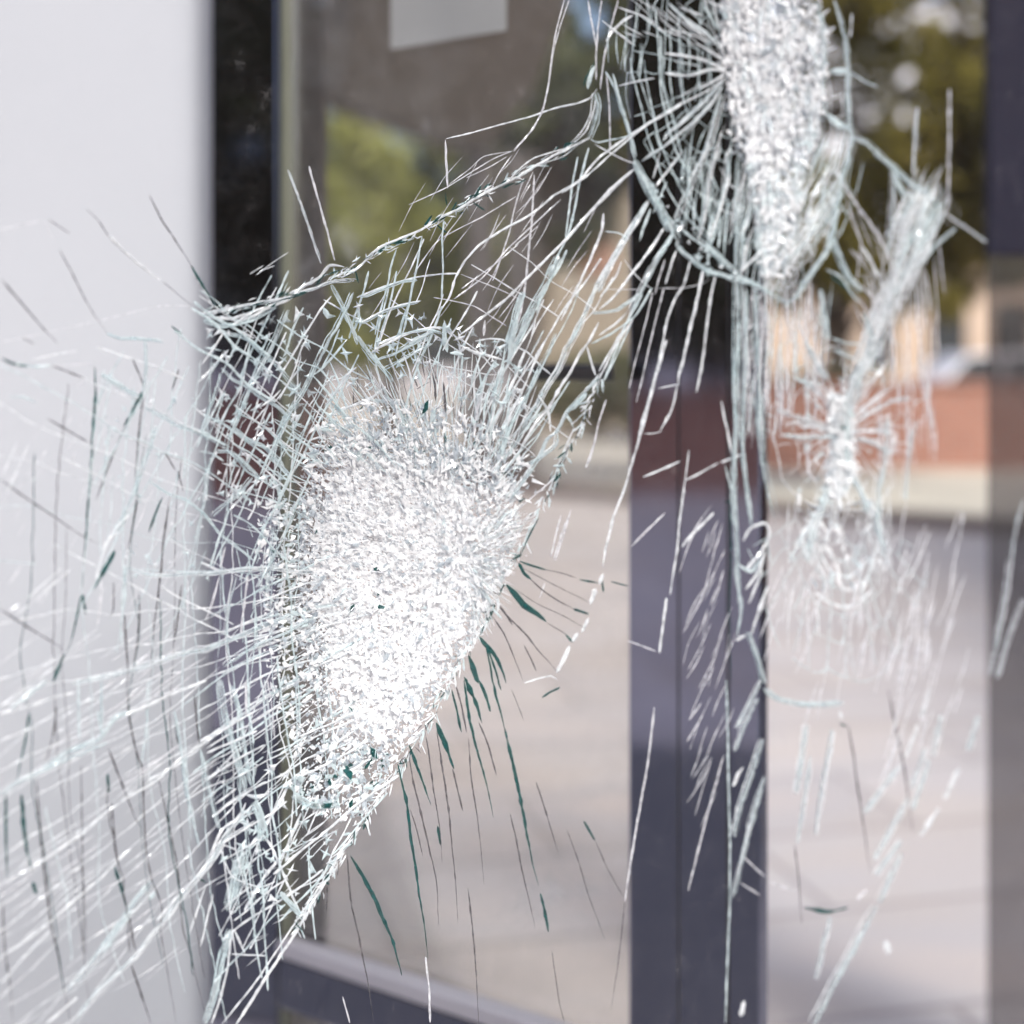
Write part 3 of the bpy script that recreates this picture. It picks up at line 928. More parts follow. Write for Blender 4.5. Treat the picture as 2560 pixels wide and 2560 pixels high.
W14 1410,870 1360,980 1300,1120 1210,1380
C50 1350,740 1400,700 1500,590
C26 1340,750 1400,830 1410,870
S14 650,1830 900,1560 1250,1260
S14 660,1850 880,1680 1100,1560
S12 680,1870 860,1780 1000,1700
W14 640,1800 800,1560 960,1400
S16 1660,640 1600,820 1560,1000 1490,1190
S16 1380,1560 1310,1740 1250,1930
T22 980,1700 1025,1690
T30 900,1920 970,1885
T12 1480,810 1440,900 1420,960
T14 1390,990 1340,1080 1290,1210
T14 1110,1590 1060,1680 1000,1800 960,1890
W24 1100,600 1180,740 1200,900
C26 1000,900 1080,760 1140,660
W18 960,1140 1050,1080
@E
T14 1000,1240 1080,1270 1150,1290
G6 1150,1290 1250,1310 1340,1340
T11 1340,1345 1450,1365
T9 1510,1355 1610,1380
T14 1480,1330 1490,1420
T24 1000,1250 1030,1310 1070,1345
G9 1060,1330 1150,1410 1240,1470 1320,1510
T16 1310,1510 1400,1540
G5 1010,1270 1200,1370 1420,1480
G5 980,1400 1100,1480 1250,1550 1370,1620
T46 940,1375 980,1420 1040,1490 1110,1540 1165,1585
G6 1165,1590 1270,1650
T13 1270,1650 1315,1700
G11 880,1480 930,1540 990,1600 1050,1660 1120,1750 1230,1870
G11 890,1490 930,1550 960,1600
G9 850,1550 920,1660 970,1780 1020,1910
G9 1030,1710 1070,1790 1100,1860
T18 870,1480 830,1570 780,1660
T28 790,1670 830,1720 880,1780 920,1860 940,1930
T13 810,1720 830,1800 850,1930
T14 820,1720 860,1830 890,1930
T34 730,1770 760,1850 790,1930
T20 690,1890 710,1930
W17 1840,0 1780,200 1710,470 1660,640 1600,840 1540,1000 1500,1160 1480,1275
W24 1470,1310 1450,1370
W30 1440,1395 1410,1485
W24 1390,1560 1350,1640
W24 1345,1645 1310,1700
W28 1300,1720 1225,1870
W10 1030,1925 1110,1900 1180,1885 1220,1910
T18 960,1225 1010,1205
T18 890,1385 930,1375
W13 1930,830 1900,1050 1890,1180 1870,1300 1850,1430
W15 1840,1450 1820,1600 1800,1760
S9 1780,1750 1620,1690
S12 1640,1160 1830,970
S9 1640,1140 1740,1040
W14 1700,770 1800,730 1910,680
S12 1300,950 1250,1120 1210,1240
S12 1240,980 1180,1220
S12 1440,520 1410,640 1380,720
S10 1160,1370 1130,1450
@H
T26 60,990 130,1110 200,1240 250,1360 300,1480 345,1660
G12 50,980 60,1130 75,1270 110,1420 140,1570 170,1720 200,1930
T18 320,470 350,600 375,720 390,860 420,1050 440,1200 470,1380 490,1560
S13 490,1560 510,1750 515,1930
G12 390,430 410,560 440,680 480,850 520,1020 545,1150 555,1380
G8 400,730 440,860 470,990
T17 380,360 430,490 470,600 505,700
G10 475,280 500,420 530,640 560,830 575,1030
T16 555,820 570,930
G12 535,280 570,520 600,720 620,940 640,1130 652,1360
T32 540,240 580,330 610,410 640,500
G12 640,500 670,620 700,740
T14 620,50 645,150 675,290
G11 650,0 690,140 720,300
G9 730,330 745,550 780,780 800,960 818,1150
T17 690,0 720,210 760,380 800,520 830,640 855,770
T26 700,0 750,110 790,240
G11 790,240 840,360 890,540
T20 780,0 820,90 845,180
T15 850,0 870,90 900,200 920,290
T14 890,0 910,60
T22 930,270 960,400 1000,570 1030,730 1060,890 1090,1040 1120,1160
T20 1130,1200 1150,1290 1175,1420
G10 955,750 990,900 1020,1060 1060,1230 1095,1390
G10 1095,570 1150,740 1220,970
G8 1275,840 1340,1020 1400,1220 1490,1460
T16 1365,790 1430,900
G6 1430,900 1500,1060 1590,1220
G10 720,1170 745,1400 765,1650 780,1930
S14 1755,150 1720,450 1690,620 1650,850 1610,1100 1590,1240
G7 1590,1240 1550,1600 1510,1850
G6 1200,1520 1240,1800 1270,1930
T14 1135,100 1200,60 1240,40
G5 960,50 1030,230
S10 20,1780 60,1930
@G
W28 0,640 100,570 250,500 400,430 550,370 600,350
C26 240,490 380,400 550,330 650,210 830,150
W28 60,160 260,0
W18 0,190 200,140 300,100 420,70
W15 20,1130 150,1060 300,960 450,860 560,760 700,660 870,560 1000,440 1150,340 1300,240 1500,130
W15 0,1560 150,1460 280,1360 450,1210 560,1120 700,980 740,950
W15 0,1700 120,1560 280,1400
W22 420,1930 520,1780 640,1660 760,1550 850,1430 930,1340 1050,1180 1200,1000 1300,830 1380,730
W18 880,1350 1020,1190 1150,1050 1240,850 1330,780 1380,690
W14 1150,560 1330,440 1480,360
W14 1210,700 1330,610
W20 1130,345 1180,320 1300,240 1450,140 1540,60
C28 380,1760 470,1650 560,1540 640,1430 720,1310 780,1230 860,1130
G17 205,560 220,750 240,980 260,1150 290,1380 330,1560 370,1780 400,1930
T20 40,640 40,850 50,1130
T28 120,640 130,780 150,950 180,1080
T24 180,1130 200,1200
T15 170,180 150,330 120,470 95,590
G14 320,150 300,300 260,460
C13 440,0 440,180 445,350
G9 460,480 465,800 470,1100 470,1250 480,1600 510,1850
C18 570,0 570,180 570,330
C14 540,170 570,310
G14 605,380 650,500 700,630 750,760 790,830
T22 610,530 620,640
G13 625,680 640,880 670,1080
T24 650,1050 690,1180 720,1300
G13 720,1310 740,1450 760,1520
G15 740,1600 780,1720 830,1870 850,1930
G12 710,0 720,180 740,290 770,420 800,500 805,700 820,950 850,1110 880,1190 910,1280 900,1400 930,1580 960,1760 990,1930
C12 840,0 830,150 830,260 800,480
G11 890,530 920,680 970,900 1000,1060 1010,1180 1030,1400 1070,1530 1110,1700 1170,1930
C20 980,170 1000,300 1020,430 1040,600 1080,770 1120,940
G12 990,250 1010,370
G12 1095,80 1110,250 1130,400
C16 1130,400 1160,560 1200,720 1230,840
C44 1240,0 1260,150 1290,300 1330,430 1370,560 1380,640
C24 1300,30 1350,180 1370,330 1390,480 1420,600
S16 1370,0 1375,200
S16 1490,0 1520,200 1530,330
T13 1110,1110 1160,1140
C50 1640,640 1750,700 1900,690
W20 1640,560 1600,640 1480,850 1400,950
W20 1380,1300 1500,1100 1600,980 1700,750
W16 1480,870 1540,960 1620,1150 1700,1340
C36 1570,1190 1640,1270 1700,1340
W10 1240,920 1340,960
W10 1240,960 1300,1100 1450,1160 1540,1130
C70 1370,930 1330,1100 1290,1300
C40 1290,1400 1240,1600 1200,1780 1150,1930
W14 1290,1440 1270,1620 1230,1780 1180,1930
W12 1160,1150 1060,1450
W12 1200,1200 1130,1500
W14 1310,1400 1370,1530
W12 1300,1540 1500,1550
W20 1930,920 1700,1340 1500,1650 1320,1932
W11 1930,950 1700,1290 1440,1680 1240,1932
T22 1820,1120 1845,1150
T18 1690,1320 1710,1350
G8 1830,1150 1825,1300
C60 1420,680 1460,780 1480,900
W26 1380,640 1440,660 1520,640
W20 700,190 820,140 1000,60 1150,0
W18 830,560 1000,470 1180,330
W13 640,1500 740,1430 880,1340
W14 430,1780 250,1932
G12 20,1250 30,1500 60,1720 75,1930
C26 880,1190 840,1240
@I
W34 740,1930 860,1700 950,1540 1050,1350 1100,1260
W30 1110,1250 1170,1120 1240,970
W28 840,1330 800,1500 760,1680
W26 300,880 340,700 400,520 460,330
W30 290,1220 330,1050 380,850 470,540
W22 300,600 330,530 360,490
W26 300,400 350,270 430,100
W22 310,270 400,100 450,0
C13 270,0 280,400 290,900 290,1230 280,1500 265,1930
W28 650,640 680,480 710,250
W26 665,920 690,760 720,560 740,430
W22 765,870 790,680 820,500 860,280
W30 1030,750 1130,620 1240,480
W30 1090,1010 1190,830 1280,660
W24 1100,1100 1180,990 1250,900
W30 1340,880 1450,720
W30 1480,670 1570,490
W26 1310,730 1390,500 1400,440
W26 1300,610 1380,380
W26 1260,440 1330,250
W26 1350,210 1400,50
W26 1420,430 1470,200
W40 1620,400 1680,200
G13 950,260 980,420 1000,580 1040,830 1060,1000 1080,1100
G13 1180,60 1220,260 1260,440 1290,640 1320,870
G9 650,930 670,1100 690,1380
T26 690,1275 760,1290 830,1300 940,1275
S12 360,990 430,1060 490,1110
S10 490,1130 600,1170 650,1180
S12 340,1140 450,1210
C34 480,50 560,110 700,140 820,140 930,130
W34 890,170 900,220
T18 890,245 940,260
S12 40,1180 110,900 170,670 240,420
S12 50,350 140,200
S11 60,230 130,130
W40 1150,1460 1165,1540
W30 360,1800 340,1890
S22 1000,1240 1060,1180
@F
W60 900,300 890,420 905,560 900,700 880,800
W40 920,340 930,480 925,620 940,740
W40 870,800 880,880 900,960
W30 960,760 1010,860 1040,960
'''
#SURVEY_END
cracks = []
tile = None
for ln in SURVEY.split('\n'):
    ln = ln.strip()
    if not ln: continue
    if ln.startswith('@'):
        tile = TILES[ln[1]]; continue
    pr = ln.split()
    kind = pr[0][0]; w = float(pr[0][1:])
    s = tile[2] / 1932.0
    pts = [(tile[0] + float(q.split(',')[0]) * s, tile[1] + float(q.split(',')[1]) * s) for q in pr[1:]]
    L = sum(math.hypot(b[0] - a[0], b[1] - a[1]) for a, b in zip(pts, pts[1:]))
    cracks.append((L, kind, max(1.7, w * s * {'T': .85, 'G': .85}.get(kind, .82)), pts))
cracks.sort(key=lambda c: -c[0] * c[2] ** .5)
hair = {}
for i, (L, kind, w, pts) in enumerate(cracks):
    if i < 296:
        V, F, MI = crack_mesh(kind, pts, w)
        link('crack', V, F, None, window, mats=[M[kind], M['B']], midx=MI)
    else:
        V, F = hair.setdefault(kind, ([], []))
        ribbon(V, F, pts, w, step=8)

# ---- many small slivers nobody could count
fine = {k: ([], []) for k in 'WCSTG'}
for k in hair:
    pass
def inside(poly, x, y):
    c = False; n = len(poly); j = n - 1
    for i in range(n):
        xi, yi = poly[i]; xj, yj = poly[j]
        if (yi > y) != (yj > y) and x < (xj - xi) * (y - yi) / (yj - yi) + xi: c = not c
        j = i
    return c
def rand_in(poly):
    xs = [p[0] for p in poly]; ys = [p[1] for p in poly]
    while True:
        x, y = U(min(xs), max(xs)), U(min(ys), max(ys))
        if inside(poly, x, y): return x, y
FW = .58
def streaks(kind, poly, n, ang, dang, lmin, lmax, wmin, wmax, centre=None, bend=.06, base=None):
    V, F = fine[kind]
    for _ in range(n):
        x, y = rand_in(poly)
        if centre: a = math.atan2(y - centre[1], x - centre[0]) + math.radians(U(-dang, dang))
        else: a = math.radians(ang + U(-dang, dang))
        L = U(lmin, lmax); b = U(-bend, bend) * L
        ca, sa = math.cos(a), math.sin(a)
        pts = [(x - ca * L / 2, y - sa * L / 2), (x - sa * b, y + ca * b), (x + ca * L / 2, y + sa * L / 2)]
        ribbon(V, F, pts, max(1.2, U(wmin, wmax) * FW), taper=(.35, .35), step=12, base=base)
def lattice(kind, poly, ang, gap, w, seg=(110, 320), wob=5, drop=.3, fan=0.0):
    """family of roughly parallel wandering cracks, broken into pieces, clipped to a sector"""
    V, F = fine[kind]
    cx = sum(p[0] for p in poly) / len(poly); cy = sum(p[1] for p in poly) / len(poly)
    rad = max(math.hypot(p[0] - cx, p[1] - cy) for p in poly)
    o = -rad
    while o < rad:
        o += gap * U(.55, 1.5); ph = U(0, 99); a = math.radians(ang + U(-4, 4) + fan * o / rad)
        ca, sa = math.cos(a), math.sin(a); t = -rad
        while t < rad:
            L = U(*seg); pts = []
            for k in range(5):
                q = t + L * k / 4; n = noise.noise(Vector((ph, q * .012, 1.3))) * wob * 2
                pts.append((cx - sa * (o + n) + ca * q, cy + ca * (o + n) + sa * q))
            t += L * U(.9, 1.02)
            if R() < drop or not (inside(poly, *pts[2]) and (inside(poly, *pts[0]) or inside(poly, *pts[4]))): continue
            ribbon(V, F, pts, max(1.3, U(*w) * .78), taper=(.05, .05), step=9)
def web(kind, c, a0, a1, nrad, radii, asp=(1, 1), w=(2, 4), drop=.35, wob=.12):
    """broken rings and spokes round an impact point"""
    V, F = fine[kind]
    angs = [math.radians(a0 + (a1 - a0) * (i + U(-.35, .35)) / nrad) for i in range(nrad + 1)]
    for r in radii:
        for a, b in zip(angs, angs[1:]):
            if R() < drop: continue
            pts = []
            for t in (0, .5, 1):
                q = a + (b - a) * t; rr = r * (1 + wob * noise.noise(Vector((math.cos(q) * 2.5, math.sin(q) * 2.5, r * .02))) * 2 + U(-.015, .015))
                pts.append((c[0] + math.cos(q) * rr * asp[0], c[1] + math.sin(q) * rr * asp[1]))
            ribbon(V, F, pts, max(1.2, U(*w) * FW), taper=(.04, .04), step=8)
    for a in angs:
        for r0, r1 in zip(radii, radii[1:]):
            if R() < drop: continue
            pts = [(c[0] + math.cos(a + U(-.02, .02)) * r * asp[0], c[1] + math.sin(a + U(-.02, .02)) * r * asp[1]) for r in (r0, (r0 + r1) / 2, r1)]
            ribbon(V, F, pts, max(1.2, U(*w) * FW), taper=(.04, .04), step=8)

CA = (1140, 1390)
# fringe of spikes round the big crater
streaks('W', [(780, 1080), (900, 930), (1060, 900), (1250, 950), (1330, 1060), (1280, 1180), (1050, 1130), (850, 1150)], 130, 0, 14, 40, 170, 2.2, 5, centre=CA)
streaks('C', [(700, 1050), (900, 920), (1060, 900), (1270, 930), (1380, 1060), (1290, 1180), (1050, 1130), (780, 1180)], 90, 0, 16, 60, 200, 3, 9, centre=CA)
streaks('G', [(900, 950), (1060, 900), (1250, 950), (1260, 1130), (1050, 1100)], 40, 0, 10, 30, 110, 2, 4, centre=CA)
streaks('W', [(1180, 1300), (1300, 1280), (1260, 1480), (1180, 1600)], 120, 0, 10, 30, 90, 2, 4.5, centre=CA)
streaks('C', [(1180, 1300), (1300, 1280), (1260, 1480), (1180, 1600)], 50, 0, 10, 30, 80, 2, 5, centre=CA)
L1 = [(530, 800), (640, 770), (880, 880), (960, 1000), (820, 1080), (780, 1250), (770, 1420), (540, 1420)]
lattice('W', L1, -64, 44, (2.5, 6)); lattice('C', L1, -66, 32, (3, 7)); lattice('C', L1, 36, 41, (3.5, 9), wob=12); lattice('W', L1, 40, 58, (2.5, 5), drop=.4)
L2 = [(540, 1400), (780, 1380), (770, 1560), (860, 1860), (900, 2060), (760, 2280), (650, 2400), (560, 2300)]
lattice('C', L2, 84, 44, (3, 6.5)); lattice('W', L2, -30, 37, (3, 8), fan=-16); lattice('C', L2, -38, 44, (3, 9), fan=-14); lattice('W', L2, 112, 58, (2.5, 5))
L3 = [(240, 900), (540, 860), (540, 1560), (200, 1500)]
lattice('C', L3, 97, 43, (2.5, 5), drop=.45); lattice('W', L3, 25, 50, (2.5, 6), drop=.55); lattice('C', L3, -62, 64, (2, 5), drop=.5)
L4 = [(840, 700), (1060, 700), (1380, 700), (1500, 760), (1440, 1000), (1330, 1180), (1240, 1080), (1000, 960), (860, 880)]
lattice('W', L4, -62, 48, (2.5, 6), drop=.4, fan=10); lattice('C', L4, -66, 54, (3, 8), drop=.4, fan=10); lattice('W', L4, 34, 76, (2, 4.5), drop=.4)
streaks('W', L2, 70, -35, 14, 40, 150, 2.2, 5)
PA = [(770, 1290), (800, 1150), (900, 1080), (1120, 1080), (1260, 1170), (1300, 1330), (1225, 1520), (1120, 1700), (985, 1900), (860, 1850), (780, 1600)]
streaks('W', PA, 150, 0, 20, 16, 70, 1.6, 3.6, centre=CA, base=-.0045)
streaks('C', PA, 120, 0, 30, 14, 50, 1.6, 4, centre=CA, base=-.0045)
streaks('G', PA, 46, 0, 12, 12, 40, 1.6, 2.6, centre=CA, base=-.0048)
PB = [(1820, 0), (2050, 0), (2050, 280), (1990, 520), (1940, 600), (1850, 380)]
streaks('W', PB, 70, 84, 18, 30, 100, 1.6, 4, base=-.0045)
streaks('C', PB, 60, 84, 16, 20, 80, 2.4, 5, base=-.0045)
# rings and spokes left of the big crater
web('C', CA, 140, 232, 22, [400, 460, 530], asp=(1, .95), w=(2.5, 5.5), drop=.55)
web('W', CA, 150, 250, 20, [350, 400, 460], asp=(1, 1.05), w=(2.5, 5), drop=.5)
def longline(kind, pts, w, breaks=.25):
    V, F = fine[kind]
    n = random.randint(1, 3); cuts = sorted([0] + [U(.1, .9) for _ in range(n - 1)] + [1])
    for a, b in zip(cuts, cuts[1:]):
        if R() < breaks and n > 1: continue
        ribbon(V, F, pts, w, lo=a, hi=b, taper=(.06, .06), step=10, jit=1.6)
x0 = 70
while x0 < 760:
    ph = U(0, 50); pts = []
    ya, yb = U(880, 1150), U(2350, 2600)
    if x0 > 520: yb = 2350 - (x0 - 520) * 1.3
    for k in range(9):
        y = ya + (yb - ya) * k / 8
        pts.append((x0 + ((y - 1640) / 850) ** 2 * (95 if y > 1640 else 60) + noise.noise(Vector((ph, y * .006, 0))) * 26, y))
    longline(random.choice('CCGGT' if x0 < 500 else 'CCW'), pts, U(1.5, 3.4), .3); x0 += U(16, 42)
for ye in (900, 1010, 1130, 1260, 1400, 1560, 1690, 1760, 1850, 1930, 2010, 2070, 2150, 2210, 2290, 2360, 2430, 2520, 2600, 2700, 2800):
    ys = 1300 + (ye - 900) / 1900 * 560; ph = U(0, 50)
    pts = [(780 - 800 * k / 8, ys + (ye + U(-12, 12) - ys) * (k / 8) ** 1.1 + noise.noise(Vector((ph, k * .7, 2))) * 22) for k in range(9)]
    longline('W' if ye > 1500 or R() < .5 else 'C', pts, U(1.5, 3.4), .25)
# parallel scratches on the clear part, lower left
streaks('W', [(0, 1600), (520, 1560), (540, 2300), (300, 2560), (0, 2560)], 50, -34, 5, 80, 300, 2, 4)
streaks('S', [(0, 950), (480, 900), (520, 1500), (0, 1560)], 70, -60, 8, 30, 90, 2, 4)
streaks('S', [(0, 1600), (520, 1560), (540, 2300), (300, 2560), (0, 2560)], 40, -36, 5, 100, 320, 2, 5)
streaks('S', [(900, 600), (1250, 350), (1500, 520), (1400, 900), (1100, 880), (960, 760)], 46, -58, 7, 40, 150, 2, 4)
# upper impact: fan, vertical combs below
CB = (1870, 230)
streaks('W', [(1640, 0), (1800, 0), (1810, 330), (1660, 260)], 14, 0, 6, 50, 150, 2.5, 5, centre=(1830, 175))
streaks('C', [(1500, 0), (1800, 0), (1800, 200), (1520, 160)], 22, 92, 6, 60, 180, 2.5, 5)
streaks('W', [(1560, 0), (1800, 0), (1790, 90), (1540, 120)], 16, 30, 14, 40, 130, 3, 8)
streaks('C', [(1700, 380), (1860, 420), (1980, 640), (1880, 690), (1720, 560)], 60, 96, 8, 60, 190, 2.5, 5.5)
streaks('W', [(1780, 350), (1900, 420), (2060, 560), (1950, 720), (1860, 660)], 90, 100, 14, 50, 150, 2.5, 6)
streaks('W', [(1960, 450), (2090, 420), (2090, 560), (1960, 740), (1900, 690)], 70, 122, 12, 50, 140, 2.5, 6)
streaks('C', [(1990, 300), (2100, 300), (2090, 560), (1980, 620)], 50, 105, 16, 50, 140, 2.5, 6)
streaks('S', [(1840, 720), (2080, 760), (2060, 1000), (1860, 1050)], 110, 91, 3, 80, 240, 2.5, 6)
streaks('C', [(1840, 720), (2080, 760), (2060, 1000), (1860, 1050)], 40, 91, 4, 80, 220, 2.5, 5)
streaks('S', [(2180, 700), (2340, 720), (2350, 1100), (2200, 1150)], 50, 88, 4, 80, 260, 3, 6)
web('C', (1835, 185), 95, 262, 12, [95, 140, 190, 245, 285], asp=(.92, 1.15), w=(2.5, 4.5), drop=.12, wob=.05)
web('C', (1930, 300), 10, 170, 14, [250, 310, 375, 430], asp=(.52, 1.0), w=(2.5, 5), drop=.18, wob=.05)
web('W', (1940, 330), -70, 80, 12, [190, 230], asp=(.75, 1.5), w=(2.5, 5), drop=.3, wob=.05)
# small right-hand impact
CC = (2105, 1075)
web('W', CC, 0, 360, 20, [40, 75, 115, 160, 205], asp=(.8, 1.0), w=(2.5, 5), drop=.35, wob=.08)
web('C', (2105, 1230), 20, 160, 14, [170, 235, 300, 380, 470], asp=(.50, 1.0), w=(2.5, 5), drop=.25, wob=.06)
web('C', (2105, 1150), -170, -10, 12, [210, 290, 380], asp=(.6, 1.0), w=(2, 4), drop=.4, wob=.06)
streaks('W', [(2030, 940), (2180, 940), (2200, 1180), (2010, 1180)], 60, 0, 10, 40, 140, 2.5, 6, centre=CC)
streaks('W', [(1960, 1250), (2220, 1250), (2240, 1500), (1960, 1560)], 60, 92, 22, 60, 200, 2, 5)
streaks('S', [(1900, 1450), (2300, 1380), (2340, 1700), (1950, 1800)], 40, 104, 12, 50, 170, 4, 8)
streaks('S', [(2250, 1300), (2420, 1300), (2400, 1800), (2200, 2000)], 50, 104, 8, 60, 170, 4, 9)
streaks('S', [(1720, 1330), (1820, 1300), (1820, 1900), (1720, 2150)], 44, 112, 8, 50, 160, 3, 5)
streaks('S', [(2120, 480), (2300, 520), (2220, 800), (2150, 800)], 26, 70, 30, 60, 180, 3, 6)
# tooth of fibres at the far right
streaks('W', [(2250, 480), (2350, 500), (2330, 600), (2250, 760), (2180, 900), (2150, 880), (2230, 640)], 110, 111, 9, 90, 260, 2.5, 6)
streaks('C', [(2250, 480), (2350, 500), (2330, 600), (2250, 720)], 40, 116, 12, 60, 150, 4, 8)
# ragged crest of the fold across the top
crest = [(520, 785), (620, 765), (700, 745), (790, 705), (850, 690), (930, 640), (1000, 605), (1080, 560), (1140, 522), (1200, 490), (1290, 440), (1340, 415), (1420, 370)]
cp = resample(crest, 6)
for kind, n, lm, wm in (('W', 130, 26, 4.5), ('C', 60, 30, 6), ('T', 70, 40, 6), ('Q', 0, 0, 0)):
    if not n: continue
    V, F = fine[kind]
    for _ in range(n):
        x, y = cp[int(R() ** 1.1 * len(cp)) % len(cp)]; x += random.gauss(0, 5); y += random.gauss(0, 6)
        a = math.radians(-27 + random.gauss(0, 9 if R() < .7 else 40)); L = U(12, lm)
        ribbon(V, F, [(x, y), (x + math.cos(a) * L * .5, y + math.sin(a) * L * .5 + U(-2, 2)), (x + math.cos(a) * L, y + math.sin(a) * L)], U(2, wm), step=8)
# beaded fold edge under the big crater
fold = [(1504, 948), (1460, 1059), (1429, 1117), (1402, 1184), (1371, 1246), (1340, 1295), (1309, 1366), (1295, 1393), (1264, 1460), (1233, 1518), (1197, 1589), (1162, 1638), (1121, 1727), (1064, 1825), (1019, 1896), (979, 1954), (894, 2083), (850, 2158), (757, 2296), (668, 2435), (588, 2560)]
cp = resample(fold, 6)
for kind, n, lm, wm in (('W', 260, 40, 5), ('C', 120, 36, 6), ('T', 70, 34, 5), ('G', 50, 30, 3)):
    V, F = fine[kind]
    for _ in range(n):
        x, y = cp[int(R() * len(cp) * .85)]; d = abs(random.gauss(0, 9)); x -= d * .85; y -= d * .4
        a = math.radians(117 + random.gauss(0, 30)); L = U(8, lm)
        ribbon(V, F, [(x, y), (x + math.cos(a) * L * .5 + U(-2, 2), y + math.sin(a) * L * .5), (x + math.cos(a) * L, y + math.sin(a) * L)], U(2, wm), step=6)
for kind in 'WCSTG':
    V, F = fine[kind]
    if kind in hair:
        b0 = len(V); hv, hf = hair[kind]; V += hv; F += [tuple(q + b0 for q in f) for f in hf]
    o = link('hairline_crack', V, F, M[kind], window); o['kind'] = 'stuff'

# ---- white film that paints the milky glow and micro-crack haze round the impacts
def film_mat():
    m, t, out = new_mat('milky_glow')
    at = N(t, 'ShaderNodeAttribute'); at.attribute_name = 'density'
    rp, nz = noise_ramp(t, 55, [(0.3, c4(.42, .42, .42)), (0.66, c4(1, 1, 1))], detail=5, rough=.7, stretch=(1, 1, .5))
    ml = N(t, 'ShaderNodeMath', operation='MULTIPLY')
    t.links.new(at.outputs['Fac'], ml.inputs[0]); t.links.new(rp.outputs[0], ml.inputs[1])
    df = N(t, 'ShaderNodeBsdfDiffuse'); df.inputs[0].default_value = c4(.88, .935, .99)
    tr = N(t, 'ShaderNodeBsdfTransparent'); mx = N(t, 'ShaderNodeMixShader')
    t.links.new(ml.outputs[0], mx.inputs[0]); t.links.new(tr.outputs[0], mx.inputs[1]); t.links.new(df.outputs[0], mx.inputs[2]); t.links.new(mx.outputs[0], out.inputs[0])
    return m
FC = [(970, 1440, 300, 520, .80), (1120, 1400, 120, 170, .92), (940, 1640, 170, 230, .90), (680, 1320, 190, 480, .34), (330, 1750, 330, 560, .24), (640, 2050, 190, 330, .26), (1180, 900, 260, 240, .30), (1930, 200, 120, 420, .80), (1900, 260, 190, 440, .36), (2105, 1080, 60, 230, .90), (2105, 1250, 110, 300, .46), (2110, 1450, 190, 360, .30), (2270, 640, 90, 230, .45)]
def clip_side(x, y):
    """the unbroken flap right of the fold stays clear"""
    for (xa, ya), (xb, yb) in zip(fold, fold[1:]):
        if ya <= y <= yb: return 1.0 if x < xa + (xb - xa) * (y - ya) / (yb - ya) else (0.0 if x < 1560 else 1.0)
    return 1.0
fv, ff, fd = [], [], []
cell = 20; nx = 128; ny = 132
for j in range(ny + 1):
    for i in range(nx + 1):
        x = i * cell; y = -40 + j * cell
        fv.append(wl(Gp(x, y, -.0062)))
        d = 0
        for (cx, cy, rx, ry, k) in FC: d = max(d, k * math.exp(-((x - cx) / rx) ** 2 - ((y - cy) / ry) ** 2))
        d *= clip_side(x, y)
        if y < 790 and x < 1440:
            yc = 790 - (x - 520) * .46
            if y < yc: d = 0
        fd.append(max(0, d - .02))
for j in range(ny):
    for i in range(nx):
        a = j * (nx + 1) + i
        if max(fd[a], fd[a + 1], fd[a + nx + 1], fd[a + nx + 2]) > .005: ff.append((a, a + 1, a + nx + 2, a + nx + 1))
o = link('milky_glow_film', fv, ff, film_mat(), window)
at = o.data.attributes.new('density', 'FLOAT', 'POINT'); at.data.foreach_set('value', fd)
# ---- three-cornered flakes where cracks meet
def flakes(poly, n, s0, s1):
    V, F, MI = [], [], []
    for _ in range(n):
        x, y = rand_in(poly); s = U(s0, s1); a0 = U(0, 6.28); k = random.choice((3, 3, 4)); b0 = len(V); off = U(-.003, .003)
        for j in range(2 * k):
            a = a0 + math.pi * j / k + U(-.2, .2); r = s * (U(.7, 1.6) if j % 2 == 0 else U(.22, .42))
            V.append(wl(Gp(x + math.cos(a) * r, y + math.sin(a) * r, off + random.gauss(0, .12) * r * Yg(x, y) / FPX)))
        V.append(wl(Gp(x, y, off - .3 * s * Yg(x, y) / FPX)))
        mi = random.choice((0, 0, 0, 1, 1, 2))
        for j in range(2 * k): F.append((b0 + j, b0 + (j + 1) % (2 * k), b0 + 2 * k)); MI.append(mi)
        F.append(tuple(b0 + j for j in range(2 * k))[::-1]); MI.append(mi)
    return V, F, MI
FV, FF, FM = [], [], []
for poly, n, s0, s1 in [([(520, 820), (760, 780), (1000, 900), (820, 1080), (700, 1300), (540, 1250)], 130, 6, 18), ([(850, 760), (1060, 780), (1330, 880), (1380, 1050), (1250, 1060), (1000, 940)], 80, 6, 18),
                        ([(540, 1900), (760, 1880), (860, 2080), (660, 2350), (560, 2200)], 60, 6, 18), ([(240, 960), (520, 1000), (520, 1450), (300, 1450)], 60, 4, 11),
                        ([(1600, 420), (1800, 640), (2000, 780), (1900, 760), (1700, 640)], 40, 5, 13), ([(2000, 880), (2220, 900), (2200, 1400), (2000, 1400)], 60, 5, 13)]:
    v, f, m = flakes(poly, n, s0, s1); b0 = len(FV); FV += v; FF += [tuple(q + b0 for q in ff) for ff in f]; FM += m
o = link('glass_flake', FV, FF, None, window, mats=[M['C'], M['W'], M['B']], midx=FM); o['kind'] = 'stuff'

